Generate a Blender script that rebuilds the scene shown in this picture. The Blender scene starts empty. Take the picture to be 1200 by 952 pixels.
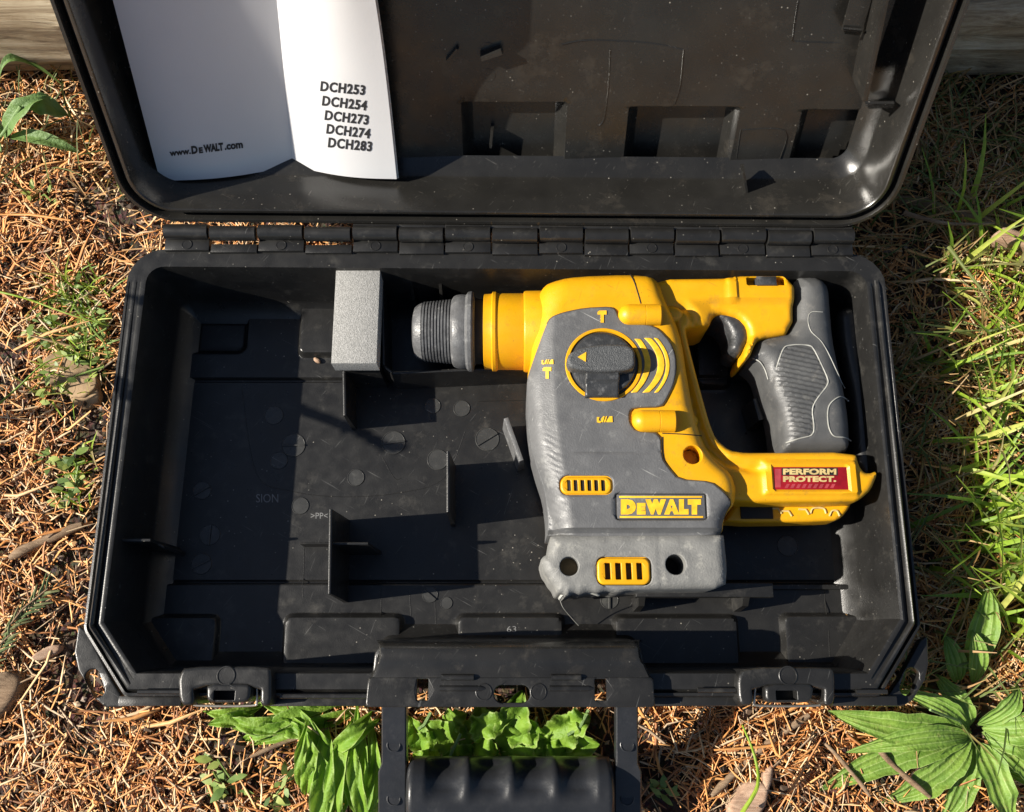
import bpy, bmesh, math, random
import numpy as np
from mathutils import Vector, Matrix
from mathutils.geometry import delaunay_2d_cdt

# ------------------------------------------------------------ camera, sky, sun, exposure
scene = bpy.context.scene
FPX, TILT = 1100.0, math.radians(15.1)
CAM = np.array([0.0, -0.105, 0.631])
cam_data = bpy.data.cameras.new('camera')
cam_data.sensor_width = 36.0
cam_data.lens = 36.0 * FPX / 1200.0
cam_data.clip_start = 0.01
cam_data.clip_end = 200.0
cam = bpy.data.objects.new('camera', cam_data)
cam.location = CAM
cam.rotation_euler = (TILT, 0, 0)
scene.collection.objects.link(cam)
scene.camera = cam

SUN_EL, SUN_AZ = math.radians(34.5), math.radians(5.5)   # sun stands to the left and a little to the near side
TO_SUN = Vector((-math.cos(SUN_EL) * math.cos(SUN_AZ), -math.cos(SUN_EL) * math.sin(SUN_AZ), math.sin(SUN_EL)))
world = bpy.data.worlds.new('World')
scene.world = world
world.use_nodes = True
wn = world.node_tree
sky = wn.nodes.new('ShaderNodeTexSky')
sky.sky_type = 'NISHITA'
sky.sun_disc = False
sky.sun_elevation = SUN_EL
sky.sun_rotation = math.atan2(TO_SUN.x, TO_SUN.y)
wn.links.new(sky.outputs[0], wn.nodes['Background'].inputs['Color'])
wn.nodes['Background'].inputs['Strength'].default_value = 0.05
sun_data = bpy.data.lights.new('sun', 'SUN')
sun_data.energy = 5.0
sun_data.angle = math.radians(0.5)
sun_data.color = (1.0, 0.935, 0.83)
sun = bpy.data.objects.new('sun', sun_data)
sun.rotation_euler = TO_SUN.to_track_quat('Z', 'Y').to_euler()
scene.collection.objects.link(sun)
scene.view_settings.view_transform = 'Standard'
scene.view_settings.look = 'None'
scene.view_settings.exposure = 0.82
scene.view_settings.gamma = 1.0

rnd = random.Random(7)
rng = np.random.default_rng(11)
COL = scene.collection
WORLD_LOC = {}

# ------------------------------------------------------------ measuring helpers
_F = np.array([0, math.sin(TILT), -math.cos(TILT)])
_U = np.array([0, math.cos(TILT), math.sin(TILT)])
_R = np.array([1.0, 0, 0])

def ray(x, y):
    return _F + (x - 600) / FPX * _R + (476 - y) / FPX * _U

def P(x, y, z):
    """world point at height z that a measured direction meets"""
    d = ray(x, y)
    return CAM + d * ((z - CAM[2]) / d[2])

def XY(pts, z):
    return [tuple(P(a, b, z)[:2]) for a, b in pts]

# ------------------------------------------------------------ object helpers
def thing(name, label, cat, loc=(0, 0, 0), group=None):
    o = bpy.data.objects.new(name, None)
    o.empty_display_size = 0.02
    COL.objects.link(o)
    o.location = loc
    WORLD_LOC[o.name] = np.array(loc, float)
    o['label'] = label
    o['category'] = cat
    if group: o['group'] = group
    return o

def mesh_obj(name, verts, faces, mat, parent=None, smooth=None, uvs=None):
    v = np.array(verts, float).reshape(-1, 3)
    loc = np.zeros(3)
    if parent is not None:
        loc = WORLD_LOC[parent.name]
        v = v - loc
    me = bpy.data.meshes.new(name)
    me.from_pydata(v.tolist(), [], [tuple(int(i) for i in f) for f in faces])
    me.update()
    if mat is not None: me.materials.append(mat)
    if smooth is not None:
        me.shade_smooth()
        if smooth < 180: me.set_sharp_from_angle(angle=math.radians(smooth))
    if uvs is not None:
        ul = me.uv_layers.new(name='UVMap')
        li = np.empty(len(me.loops), dtype=np.int32)
        me.loops.foreach_get('vertex_index', li)
        ul.data.foreach_set('uv', np.array(uvs, float)[li].ravel())
    o = bpy.data.objects.new(name, me)
    COL.objects.link(o)
    if parent is not None: o.parent = parent
    WORLD_LOC[o.name] = loc
    return o

def tag(o, label=None, cat=None, group=None, kind=None):
    if label: o['label'] = label
    if cat: o['category'] = cat
    if group: o['group'] = group
    if kind: o['kind'] = kind
    return o

class MB:
    def __init__(s): s.v = []; s.f = []
    def add(s, v, f):
        n = len(s.v); s.v += [tuple(map(float, p)) for p in v]; s.f += [tuple(i + n for i in q) for q in f]
    def build(s, name, mat, parent=None, smooth=None): return mesh_obj(name, s.v, s.f, mat, parent, smooth)

def box_geo(x0, x1, y0, y1, z0, z1, b=0.0006, taper=0.0):
    """box with a bevelled top edge and slight taper"""
    t = taper
    rings = [(z0, -t), (z1 - b, 0), (z1 - b * .3, b * .3), (z1, b)]
    v, f = [], []
    for z, o in rings:
        for (x, y) in ((x0 + o, y0 + o), (x1 - o, y0 + o), (x1 - o, y1 - o), (x0 + o, y1 - o)): v.append((x, y, z))
    for k in range(3):
        for i in range(4):
            a, c = k * 4 + i, k * 4 + (i + 1) % 4
            f.append((a, c, c + 4, a + 4))
    f.append((12, 13, 14, 15)); f.append((3, 2, 1, 0))
    return v, f

def box(name, x0, x1, y0, y1, z0, z1, mat, parent=None, b=0.0006, taper=0.0):
    v, f = box_geo(min(x0, x1), max(x0, x1), min(y0, y1), max(y0, y1), z0, z1, b, taper)
    return mesh_obj(name, v, f, mat, parent, 35)

def slab_geo(p0, p1, th, n, h0, h1):
    """upright plate standing on segment p0-p1 (3D), thickness th, from height h0 to h1 ends"""
    p0 = np.array(p0, float); p1 = np.array(p1, float)
    d = p1 - p0; d[2] = 0; d /= np.linalg.norm(d)
    s = np.array([-d[1], d[0], 0]) * th / 2
    v = []
    for (p, hb, ht) in ((p0, h0[0], h0[1]), (p1, h1[0], h1[1])):
        for sg in (-1, 1):
            v.append((*(p + s * sg)[:2], hb)); v.append((*(p + s * sg * .7)[:2], ht))
    f = [(0, 1, 3, 2), (4, 6, 7, 5), (0, 4, 5, 1), (2, 3, 7, 6), (1, 5, 7, 3), (0, 2, 6, 4)]
    return v, f

def lathe_geo(origin, axis, up, prof, n=40, arc=None):
    o = np.array(origin, float); a = np.array(axis, float); a /= np.linalg.norm(a)
    u = np.array(up, float)
    if abs(u.dot(a)) > .99: u = np.array([1.0, 0, 0])
    u -= a * u.dot(a); u /= np.linalg.norm(u); w = np.cross(a, u)
    v, f = [], []
    for (t, r) in prof:
        for i in range(n):
            th = 2 * math.pi * i / n
            rr = r(th) if callable(r) else r
            v.append(o + a * t + (u * math.cos(th) + w * math.sin(th)) * rr)
    m = len(prof)
    for k in range(m - 1):
        for i in range(n):
            j = (i + 1) % n
            f.append((k * n + i, (k + 1) * n + i, (k + 1) * n + j, k * n + j))
    f.append(tuple(range(n))); f.append(tuple(reversed(range((m - 1) * n, m * n))))
    return v, f

def lathe(name, origin, axis, prof, mat, parent=None, n=40, up=(0, 0, 1), smooth=35):
    v, f = lathe_geo(origin, axis, up, prof, n)
    return mesh_obj(name, v, f, mat, parent, smooth)

def tube_geo(pts, rad, n=6):
    pts = [np.array(p, float) for p in pts]; m = len(pts)
    rr = rad if hasattr(rad, '__len__') else [rad] * m
    v, f = [], []
    ref = np.array([0, 0, 1.0])
    for i, p in enumerate(pts):
        d = pts[min(i + 1, m - 1)] - pts[max(i - 1, 0)]
        d = d / (np.linalg.norm(d) + 1e-12)
        r0 = ref if abs(d.dot(ref)) < .95 else np.array([0, 1.0, 0])
        a = np.cross(d, r0); a /= np.linalg.norm(a); b = np.cross(a, d)
        for k in range(n):
            th = 2 * math.pi * k / n
            v.append(p + (a * math.cos(th) + b * math.sin(th)) * rr[i])
    for i in range(m - 1):
        for k in range(n):
            j = (k + 1) % n
            f.append((i * n + k, i * n + j, (i + 1) * n + j, (i + 1) * n + k))
    f.append(tuple(reversed(range(n)))); f.append(tuple(range((m - 1) * n, m * n)))
    return v, f

def tube(name, pts, rad, mat, parent=None, n=6):
    v, f = tube_geo(pts, rad, n)
    return mesh_obj(name, v, f, mat, parent, 60)

def catmull(pts, k=6, closed=False):
    pts = [np.array(p, float) for p in pts]; n = len(pts); out = []
    rngi = range(n) if closed else range(n - 1)
    for i in rngi:
        g = (lambda j: pts[j % n]) if closed else (lambda j: pts[min(max(j, 0), n - 1)])
        p0, p1, p2, p3 = g(i - 1), g(i), g(i + 1), g(i + 2)
        for q in range(k):
            t = q / k
            out.append(.5 * ((2 * p1) + (p2 - p0) * t + (2 * p0 - 5 * p1 + 4 * p2 - p3) * t * t + (3 * p1 - p0 - 3 * p2 + p3) * t ** 3))
    if not closed: out.append(pts[-1])
    return out

# ------------------------------------------------------------ moulded shapes: outline + rounded height field
def chaikin(pts, it=1):
    p = np.array(pts, float)
    for _ in range(it):
        q = np.roll(p, -1, 0)
        p = np.stack([p * .8 + q * .2, p * .2 + q * .8], 1).reshape(-1, 2)
    return p

def resample(loop, step):
    p = np.array(loop, float); out = []
    for i in range(len(p)):
        a, b = p[i], p[(i + 1) % len(p)]
        L = np.linalg.norm(b - a)
        if L < 1e-7: continue
        k = max(1, int(math.ceil(L / step)))
        for j in range(k): out.append(a + (b - a) * j / k)
    return np.array(out)

def seg_dist(pts, loops):
    pts = np.asarray(pts, float); best = np.full(len(pts), 1e9)
    for lp in loops:
        a = lp; b = np.roll(lp, -1, 0); d = b - a; L2 = (d ** 2).sum(1) + 1e-18
        for c in range(0, len(pts), 4000):
            q = pts[c:c + 4000]
            t = (((q[:, None] - a) * d).sum(2) / L2).clip(0, 1)
            dd = np.sqrt(((q[:, None] - a - t[..., None] * d) ** 2).sum(2)).min(1)
            best[c:c + 4000] = np.minimum(best[c:c + 4000], dd)
    return best

def inside(pts, loops):
    pts = np.asarray(pts, float); res = np.zeros(len(pts), bool)
    for lp in loops:
        a = lp; b = np.roll(lp, -1, 0)
        for (x0, y0), (x1, y1) in zip(a, b):
            if y0 == y1: continue
            m = ((y0 > pts[:, 1]) != (y1 > pts[:, 1]))
            xi = x0 + (pts[:, 1] - y0) * (x1 - x0) / (y1 - y0)
            res ^= m & (pts[:, 0] < xi)
    return res

def area(lp):
    x, y = lp[:, 0], lp[:, 1]
    return .5 * (x * np.roll(y, -1) - np.roll(x, -1) * y).sum()

def rnd_prof(d, r):
    d = np.clip(d, 0, r)
    return -r + np.sqrt(np.maximum(r * r - (r - d) ** 2, 0))

def circle(cx, cy, r, n=24, ry=None):
    ry = ry or r
    return np.array([(cx + r * math.cos(2 * math.pi * i / n), cy + ry * math.sin(2 * math.pi * i / n)) for i in range(n)])

def rrect(x0, x1, y0, y1, r, n=5):
    o = []
    for cx, cy, a0 in ((x1 - r, y0 + r, -90), (x1 - r, y1 - r, 0), (x0 + r, y1 - r, 90), (x0 + r, y0 + r, 180)):
        for k in range(n + 1):
            a = math.radians(a0 + 90 * k / n); o.append((cx + r * math.cos(a), cy + r * math.sin(a)))
    return np.array(o)

def pillow(name, outline, zt, zb, r, mat, parent=None, holes=(), grid=0.003, step=0.0016, smooth_it=1, hfun=None, detail=None, smooth=38, hole_r=None, xf=None):
    """a moulded solid: outline in XY, flat-ish top at zt rounded over r, walls down to zb.
    hfun(xy) may replace the whole top; detail(xy, d) adds relief; xf maps local (x,y,z) to world."""
    lp = chaikin(outline, smooth_it) if smooth_it else np.array(outline, float)
    if area(lp) < 0: lp = lp[::-1]
    lp = resample(lp, step)
    hl = []
    for h in holes:
        h = np.array(h, float)
        if area(h) > 0: h = h[::-1]
        hl.append(h)
    loops = [lp] + hl
    def height(q):
        q = np.asarray(q, float).reshape(-1, 2)
        if hfun is not None:
            z = hfun(q); d = seg_dist(q, loops)
            z = z + rnd_prof(d, r)
        else:
            d = seg_dist(q, [lp]); z = (zt(q) if callable(zt) else zt) + rnd_prof(d, r)
            if hl and hole_r: z = z + rnd_prof(seg_dist(q, hl), hole_r)
        if detail is not None: z = z + detail(q, d)
        return z
    free = []
    ds = [.05, .16, .32, .55, .8, 1.0]
    for L in loops:
        t = np.roll(L, -1, 0) - np.roll(L, 1, 0); t /= np.linalg.norm(t, axis=1)[:, None] + 1e-12
        nrm = np.stack([-t[:, 1], t[:, 0]], 1)
        rr = r if (L is lp or hfun is not None) else (hole_r or 0.0003)
        for k in ds:
            q = L + nrm * rr * k
            ok = (seg_dist(q, loops) > rr * k * .97) & inside(q, loops)
            free.append(q[ok])
    x0, y0 = lp.min(0); x1, y1 = lp.max(0)
    gx, gy = np.meshgrid(np.arange(x0 + grid / 2, x1, grid), np.arange(y0 + grid / 2, y1, grid))
    q = np.stack([gx.ravel(), gy.ravel()], 1); q = q[inside(q, loops)]
    if len(q):
        q = q[seg_dist(q, loops) > max(r * 1.02, step * .6) if detail is None else seg_dist(q, loops) > step * .6]
        free.append(q)
    allp = np.concatenate(loops + free); edges = []; n = 0
    for L in loops:
        m = len(L); edges += [(n + i, n + (i + 1) % m) for i in range(m)]; n += m
    ov, oe, of, *_ = delaunay_2d_cdt([Vector(p) for p in allp], edges, [], 0, 1e-7)
    V = np.array([(p[0], p[1]) for p in ov])
    T = np.array([f for f in of if len(f) == 3])
    cen = V[T].mean(1); T = T[inside(cen, loops)]
    a, b, c = V[T[:, 0]], V[T[:, 1]], V[T[:, 2]]
    cr = (b[:, 0] - a[:, 0]) * (c[:, 1] - a[:, 1]) - (b[:, 1] - a[:, 1]) * (c[:, 0] - a[:, 0])
    T[cr < 0] = T[cr < 0][:, ::-1]
    Z = height(V)
    top = np.column_stack([V, Z]); bot = np.column_stack([V, np.full(len(V), zb)])
    cnt = {}
    for t in T:
        for i in range(3):
            e = (int(t[i]), int(t[(i + 1) % 3])); cnt[e] = 1
    faces = [tuple(int(i) for i in t) for t in T]
    nV = len(V)
    bnd = [e for e in cnt if (e[1], e[0]) not in cnt]
    # only boundary vertices are doubled below
    idx = {}; vs = [tuple(p) for p in top]
    for e in bnd:
        for i in e:
            if i not in idx: idx[i] = len(vs); vs.append(tuple(bot[i]))
    for a_, b_ in bnd: faces.append((b_, a_, idx[a_], idx[b_]))
    # underside
    base = len(vs)
    bl = []
    mp = {}
    for t in T:
        q_ = []
        for i in t:
            i = int(i)
            if i in idx: q_.append(idx[i])
            else:
                if i not in mp: mp[i] = len(vs); vs.append(tuple(bot[i]))
                q_.append(mp[i])
        faces.append(tuple(reversed(q_)))
    if xf is not None: vs = [xf(*p) for p in vs]
    o = mesh_obj(name, vs, faces, mat, parent, smooth)
    return o, height

# ------------------------------------------------------------ lettering
def glyph_mesh(body, bold=0.03, spacing=1.0):
    cu = bpy.data.curves.new('lettering', 'FONT')
    cu.body = body; cu.size = 1.0; cu.offset = bold; cu.resolution_u = 3; cu.space_character = spacing
    ob = bpy.data.objects.new('lettering', cu)
    me = bpy.data.meshes.new_from_object(ob)
    v = np.array([p.co[:] for p in me.vertices]); f = [tuple(p.vertices) for p in me.polygons]
    bpy.data.objects.remove(ob); bpy.data.curves.remove(cu); bpy.data.meshes.remove(me)
    v[:, :2] -= v[:, :2].min(0); v[:, :2] /= v[:, :2].max(0)
    return v[:, :2], f

def lettering(name, pieces, fn, mat, parent, spacing=1.0):
    """pieces: (text, a0, a1, b0, b1) in a unit box; fn maps unit (a,b) arrays to world points"""
    V, Fc = [], []
    for pc in pieces:
        body, a0, a1, b0, b1 = pc[:5]
        bold = pc[5] if len(pc) > 5 else 0.03
        v, f = glyph_mesh(body, bold, spacing)
        n = len(V)
        for p in v: V.append(fn(a0 + (a1 - a0) * p[0], b0 + (b1 - b0) * p[1]))
        Fc += [tuple(i + n for i in q) for q in f]
    return mesh_obj(name, V, Fc, mat, parent)

# ------------------------------------------------------------ materials
def mat_new(name):
    m = bpy.data.materials.new(name); m.use_nodes = True
    nt = m.node_tree; b = nt.nodes['Principled BSDF']
    return m, nt, b

def N(nt, t, **kw):
    n = nt.nodes.new(t)
    for k, v in kw.items():
        if k in n.inputs: n.inputs[k].default_value = v
        else: setattr(n, k, v)
    return n

def ramp(nt, src, stops):
    r = nt.nodes.new('ShaderNodeValToRGB'); e = r.color_ramp.elements
    while len(e) < len(stops): e.new(.5)
    for i, (p, c) in enumerate(stops):
        e[i].position = p; e[i].color = (*c, 1) if len(c) == 3 else c
    nt.links.new(src, r.inputs[0]); return r

def g3(v): return (v, v, v)

def moulded(name, c1, c2, rough=.4, r2=.55, scale=60, dirt=None, dirt_amt=.5, dirt_scale=120, bump=.15, bump_scale=900, scratch=None, specks=None, spec=.5):
    m, nt, b = mat_new(name); L = nt.links.new
    tc = N(nt, 'ShaderNodeTexCoord')
    n1 = N(nt, 'ShaderNodeTexNoise', Scale=scale, Detail=6.0, Roughness=.6); L(tc.outputs['Object'], n1.inputs['Vector'])
    col = ramp(nt, n1.outputs['Fac'], [(.3, c1), (.7, c2)]).outputs[0]
    n2 = N(nt, 'ShaderNodeTexNoise', Scale=scale * 3.1, Detail=5.0); L(tc.outputs['Object'], n2.inputs['Vector'])
    rr = ramp(nt, n2.outputs['Fac'], [(.3, g3(rough)), (.7, g3(r2))]).outputs[0]
    L(rr, b.inputs['Roughness'])
    def mixc(c, fac, cc):
        mx = N(nt, 'ShaderNodeMix', data_type='RGBA'); L(fac, mx.inputs[0]); L(c, mx.inputs[6]); mx.inputs[7].default_value = (*cc, 1)
        return mx.outputs[2]
    if dirt:
        n3 = N(nt, 'ShaderNodeTexNoise', Scale=dirt_scale, Detail=8.0, Roughness=.7); L(tc.outputs['Object'], n3.inputs['Vector'])
        f = ramp(nt, n3.outputs['Fac'], [(.56, g3(0)), (.72, g3(dirt_amt))]).outputs[0]
        col = mixc(col, f, dirt)
    if specks:
        vo = N(nt, 'ShaderNodeTexVoronoi', Scale=specks[1]); L(tc.outputs['Object'], vo.inputs['Vector'])
        f = ramp(nt, vo.outputs['Distance'], [(0, g3(specks[2])), (specks[3], g3(0))]).outputs[0]
        n5 = N(nt, 'ShaderNodeTexNoise', Scale=55, Detail=3.0); L(tc.outputs['Object'], n5.inputs['Vector'])
        f5 = ramp(nt, n5.outputs['Fac'], [(.48, g3(0)), (.62, g3(1))]).outputs[0]
        mu = N(nt, 'ShaderNodeMath', operation='MULTIPLY'); L(f, mu.inputs[0]); L(f5, mu.inputs[1])
        col = mixc(col, mu.outputs[0], specks[0])
    if scratch:
        for k, (ang, sc) in enumerate(((0.5, scratch[1]), (-0.9, scratch[1] * 1.3), (1.9, scratch[1] * .8))):
            m0 = N(nt, 'ShaderNodeMapping'); m0.inputs['Rotation'].default_value = (0, 0, ang); L(tc.outputs['Object'], m0.inputs['Vector'])
            mp = N(nt, 'ShaderNodeMapping'); mp.inputs['Scale'].default_value = (sc * .09, sc * 2, sc); L(m0.outputs[0], mp.inputs['Vector'])
            n4 = N(nt, 'ShaderNodeTexNoise', Scale=1.0, Detail=3.0); L(mp.outputs[0], n4.inputs['Vector'])
            f = ramp(nt, n4.outputs['Fac'], [(.70, g3(0)), (.76, g3(scratch[2]))]).outputs[0]
            col = mixc(col, f, scratch[0])
    L(col, b.inputs['Base Color'])
    b.inputs['Specular IOR Level'].default_value = spec
    n6 = N(nt, 'ShaderNodeTexNoise', Scale=bump_scale, Detail=3.0); L(tc.outputs['Object'], n6.inputs['Vector'])
    n7 = N(nt, 'ShaderNodeTexNoise', Scale=35, Detail=2.0); L(tc.outputs['Object'], n7.inputs['Vector'])
    ad = N(nt, 'ShaderNodeMath', operation='MULTIPLY_ADD'); L(n7.outputs['Fac'], ad.inputs[0]); ad.inputs[1].default_value = 2.0; L(n6.outputs['Fac'], ad.inputs[2])
    bp = N(nt, 'ShaderNodeBump', Strength=bump, Distance=.0006); L(ad.outputs[0], bp.inputs['Height']); L(bp.outputs[0], b.inputs['Normal'])
    return m

def simple(name, c, rough=.5, spec=.5):
    m, nt, b = mat_new(name)
    tc = N(nt, 'ShaderNodeTexCoord')
    n = N(nt, 'ShaderNodeTexNoise', Scale=250.0, Detail=4.0); nt.links.new(tc.outputs['Object'], n.inputs['Vector'])
    r = ramp(nt, n.outputs['Fac'], [(.3, tuple(x * .8 for x in c)), (.7, tuple(min(1, x * 1.15) for x in c))])
    nt.links.new(r.outputs[0], b.inputs['Base Color'])
    b.inputs['Roughness'].default_value = rough; b.inputs['Specular IOR Level'].default_value = spec
    return m

M = {}
M['plastic'] = moulded('black case plastic', (.0115, .0112, .0108), (.019, .0186, .0178), .27, .42, 40, dirt=(.085, .08, .07), dirt_amt=.38, dirt_scale=70, bump=.14, bump_scale=1500, specks=((.45, .42, .36), 210, 1.0, .11), scratch=((.13, .13, .125), 420, .5), spec=.5)
M['plastic_lid'] = moulded('black lid plastic', (.013, .0125, .0115), (.022, .021, .019), .17, .30, 30, dirt=(.075, .065, .052), dirt_amt=.4, dirt_scale=45, bump=.12, bump_scale=1500, specks=((.45, .42, .36), 190, 1.0, .11), scratch=((.11, .105, .095), 380, .45), spec=.6)
M['plastic_blue'] = moulded('dark handle plastic', (.015, .016, .018), (.023, .024, .027), .28, .42, 50, dirt=(.08, .08, .08), dirt_amt=.25, bump=.15)
M['disc'] = moulded('smooth mould disc plastic', (.034, .034, .033), (.046, .046, .044), .22, .4, 60, dirt=(.12, .12, .11), dirt_amt=.5, bump=.1, scratch=((.2, .2, .2), 420, .6))
M['gasket'] = simple('black gasket', (.008, .008, .008), .6)
M['yellow'] = moulded('yellow tool plastic', (.66, .315, .003), (.74, .37, .005), .34, .50, 45, dirt=(.36, .20, .03), dirt_amt=.5, dirt_scale=110, bump=.16, bump_scale=1700, specks=((.05, .03, .01), 300, .95, .13), scratch=((.26, .15, .02), 420, .6))
M['grey'] = moulded('grey rubber overmould', (.092, .093, .096), (.130, .131, .133), .38, .60, 70, dirt=(.26, .26, .25), dirt_amt=.6, dirt_scale=80, bump=.3, bump_scale=1100, specks=((.45, .45, .42), 350, .8, .08), scratch=((.40, .40, .38), 260, .8))
M['dustgrey'] = moulded('worn grey rubber edge', (.145, .145, .14), (.22, .218, .205), .5, .7, 90, dirt=(.38, .37, .33), dirt_amt=.8, dirt_scale=130, bump=.4, bump_scale=900, scratch=((.45, .44, .42), 300, .5))
M['grip'] = moulded('charcoal grip rubber', (.060, .061, .062), (.095, .096, .095), .38, .55, 60, dirt=(.20, .19, .17), dirt_amt=.6, dirt_scale=110, bump=.25, bump_scale=1300, specks=((.4, .4, .35), 380, .8, .08))
M['worn'] = simple('worn pale rubber ridge', (.34, .34, .31), .6)
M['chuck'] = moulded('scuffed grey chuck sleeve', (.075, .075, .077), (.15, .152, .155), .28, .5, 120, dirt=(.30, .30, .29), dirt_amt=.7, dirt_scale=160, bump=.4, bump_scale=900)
M['black'] = moulded('black dial plastic', (.022, .023, .024), (.05, .052, .055), .28, .5, 90, dirt=(.18, .18, .18), dirt_amt=.6, dirt_scale=140, bump=.3, bump_scale=1000)
M['dial_face'] = moulded('textured dark grey plastic', (.045, .048, .05), (.10, .104, .107), .4, .6, 900, bump=.9, bump_scale=1500)
M['dark'] = simple('dark recess', (.012, .011, .01), .7)
M['print_yellow'] = simple('yellow print', (.85, .48, .02), .5)
M['red'] = simple('red sticker', (.26, .008, .014), .3)
M['gold'] = simple('gold sticker print', (.55, .42, .18), .35)
M['brass'] = simple('dusty screw socket', (.22, .15, .06), .6)
M['ink'] = simple('black ink', (.02, .02, .022), .6)
M['emboss'] = simple('pale moulded lettering', (.17, .17, .17), .5)
M['pink'] = simple('red stripe print', (.36, .05, .06), .35)

def foam_mat():
    m, nt, b = mat_new('grey foam'); L = nt.links.new
    tc = N(nt, 'ShaderNodeTexCoord')
    n = N(nt, 'ShaderNodeTexNoise', Scale=1700.0, Detail=2.0); L(tc.outputs['Object'], n.inputs['Vector'])
    r = ramp(nt, n.outputs['Fac'], [(.32, (.22, .22, .21)), (.5, (.32, .315, .30)), (.68, (.44, .435, .42))]); L(r.outputs[0], b.inputs['Base Color'])
    bp = N(nt, 'ShaderNodeBump', Strength=.8, Distance=.0006); L(n.outputs['Fac'], bp.inputs['Height']); L(bp.outputs[0], b.inputs['Normal'])
    b.inputs['Roughness'].default_value = .9; return m
M['foam'] = foam_mat()

def paper_mat():
    m, nt, b = mat_new('white paper'); L = nt.links.new
    tc = N(nt, 'ShaderNodeTexCoord')
    n = N(nt, 'ShaderNodeTexNoise', Scale=12.0, Detail=8.0); L(tc.outputs['Object'], n.inputs['Vector'])
    r = ramp(nt, n.outputs['Fac'], [(.3, (.60, .60, .61)), (.7, (.66, .66, .665))]); L(r.outputs[0], b.inputs['Base Color'])
    n2 = N(nt, 'ShaderNodeTexNoise', Scale=700.0, Detail=3.0); L(tc.outputs['Object'], n2.inputs['Vector'])
    bp = N(nt, 'ShaderNodeBump', Strength=.12, Distance=.0003); L(n2.outputs['Fac'], bp.inputs['Height']); L(bp.outputs[0], b.inputs['Normal'])
    b.inputs['Roughness'].default_value = .7; return m
M['paper'] = paper_mat()
M['pages'] = simple('page edges', (.62, .58, .52), .8)

def island_mat(name, stops, rough=.6, trans=0.0, scale=300, var=.25):
    """each loose piece gets its own tone along the ramp"""
    m, nt, b = mat_new(name); L = nt.links.new
    g = N(nt, 'ShaderNodeNewGeometry')
    r = ramp(nt, g.outputs['Random Per Island'], stops)
    tc = N(nt, 'ShaderNodeTexCoord'); n = N(nt, 'ShaderNodeTexNoise', Scale=float(scale), Detail=4.0); L(tc.outputs['Object'], n.inputs['Vector'])
    f = ramp(nt, n.outputs['Fac'], [(.3, g3(1 - var)), (.7, g3(1 + 0 * var))])
    mx = N(nt, 'ShaderNodeMix', data_type='RGBA', blend_type='MULTIPLY'); mx.inputs[0].default_value = 1
    L(r.outputs[0], mx.inputs[6]); L(f.outputs[0], mx.inputs[7]); L(mx.outputs[2], b.inputs['Base Color'])
    b.inputs['Roughness'].default_value = rough
    if trans > 0:
        t = N(nt, 'ShaderNodeBsdfTranslucent'); L(mx.outputs[2], t.inputs['Color'])
        ms = N(nt, 'ShaderNodeMixShader'); ms.inputs[0].default_value = trans
        out = nt.nodes['Material Output']
        L(b.outputs[0], ms.inputs[1]); L(t.outputs[0], ms.inputs[2]); L(ms.outputs[0], out.inputs['Surface'])
    return m
M['needle'] = island_mat('dry needles', [(0, (.20, .08, .03)), (.13, (.46, .19, .07)), (.38, (.82, .35, .10)), (.65, (.88, .48, .18)), (.85, (.88, .64, .38)), (1, (.48, .34, .22))], .55)
M['grass'] = island_mat('grass blades', [(0, (.14, .26, .025)), (.35, (.27, .43, .035)), (.7, (.42, .56, .06)), (.9, (.58, .60, .14)), (1, (.62, .52, .25))], .5, .35)
M['drygrass'] = island_mat('dry grass', [(0, (.10, .15, .03)), (.35, (.16, .19, .045)), (.7, (.42, .24, .09)), (1, (.50, .34, .16))], .6, .2)
M['crumb'] = island_mat('soil crumbs', [(0, (.035, .022, .014)), (.5, (.09, .06, .04)), (.85, (.22, .15, .10)), (1, (.40, .32, .25))], .85)
M['weed'] = island_mat('small weed leaves', [(0, (.12, .22, .05)), (.5, (.26, .38, .09)), (1, (.46, .52, .12))], .5, .3)
M['sprig'] = island_mat('conifer sprig', [(0, (.10, .16, .06)), (.6, (.20, .26, .11)), (1, (.34, .34, .16))], .5, .1)

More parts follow.
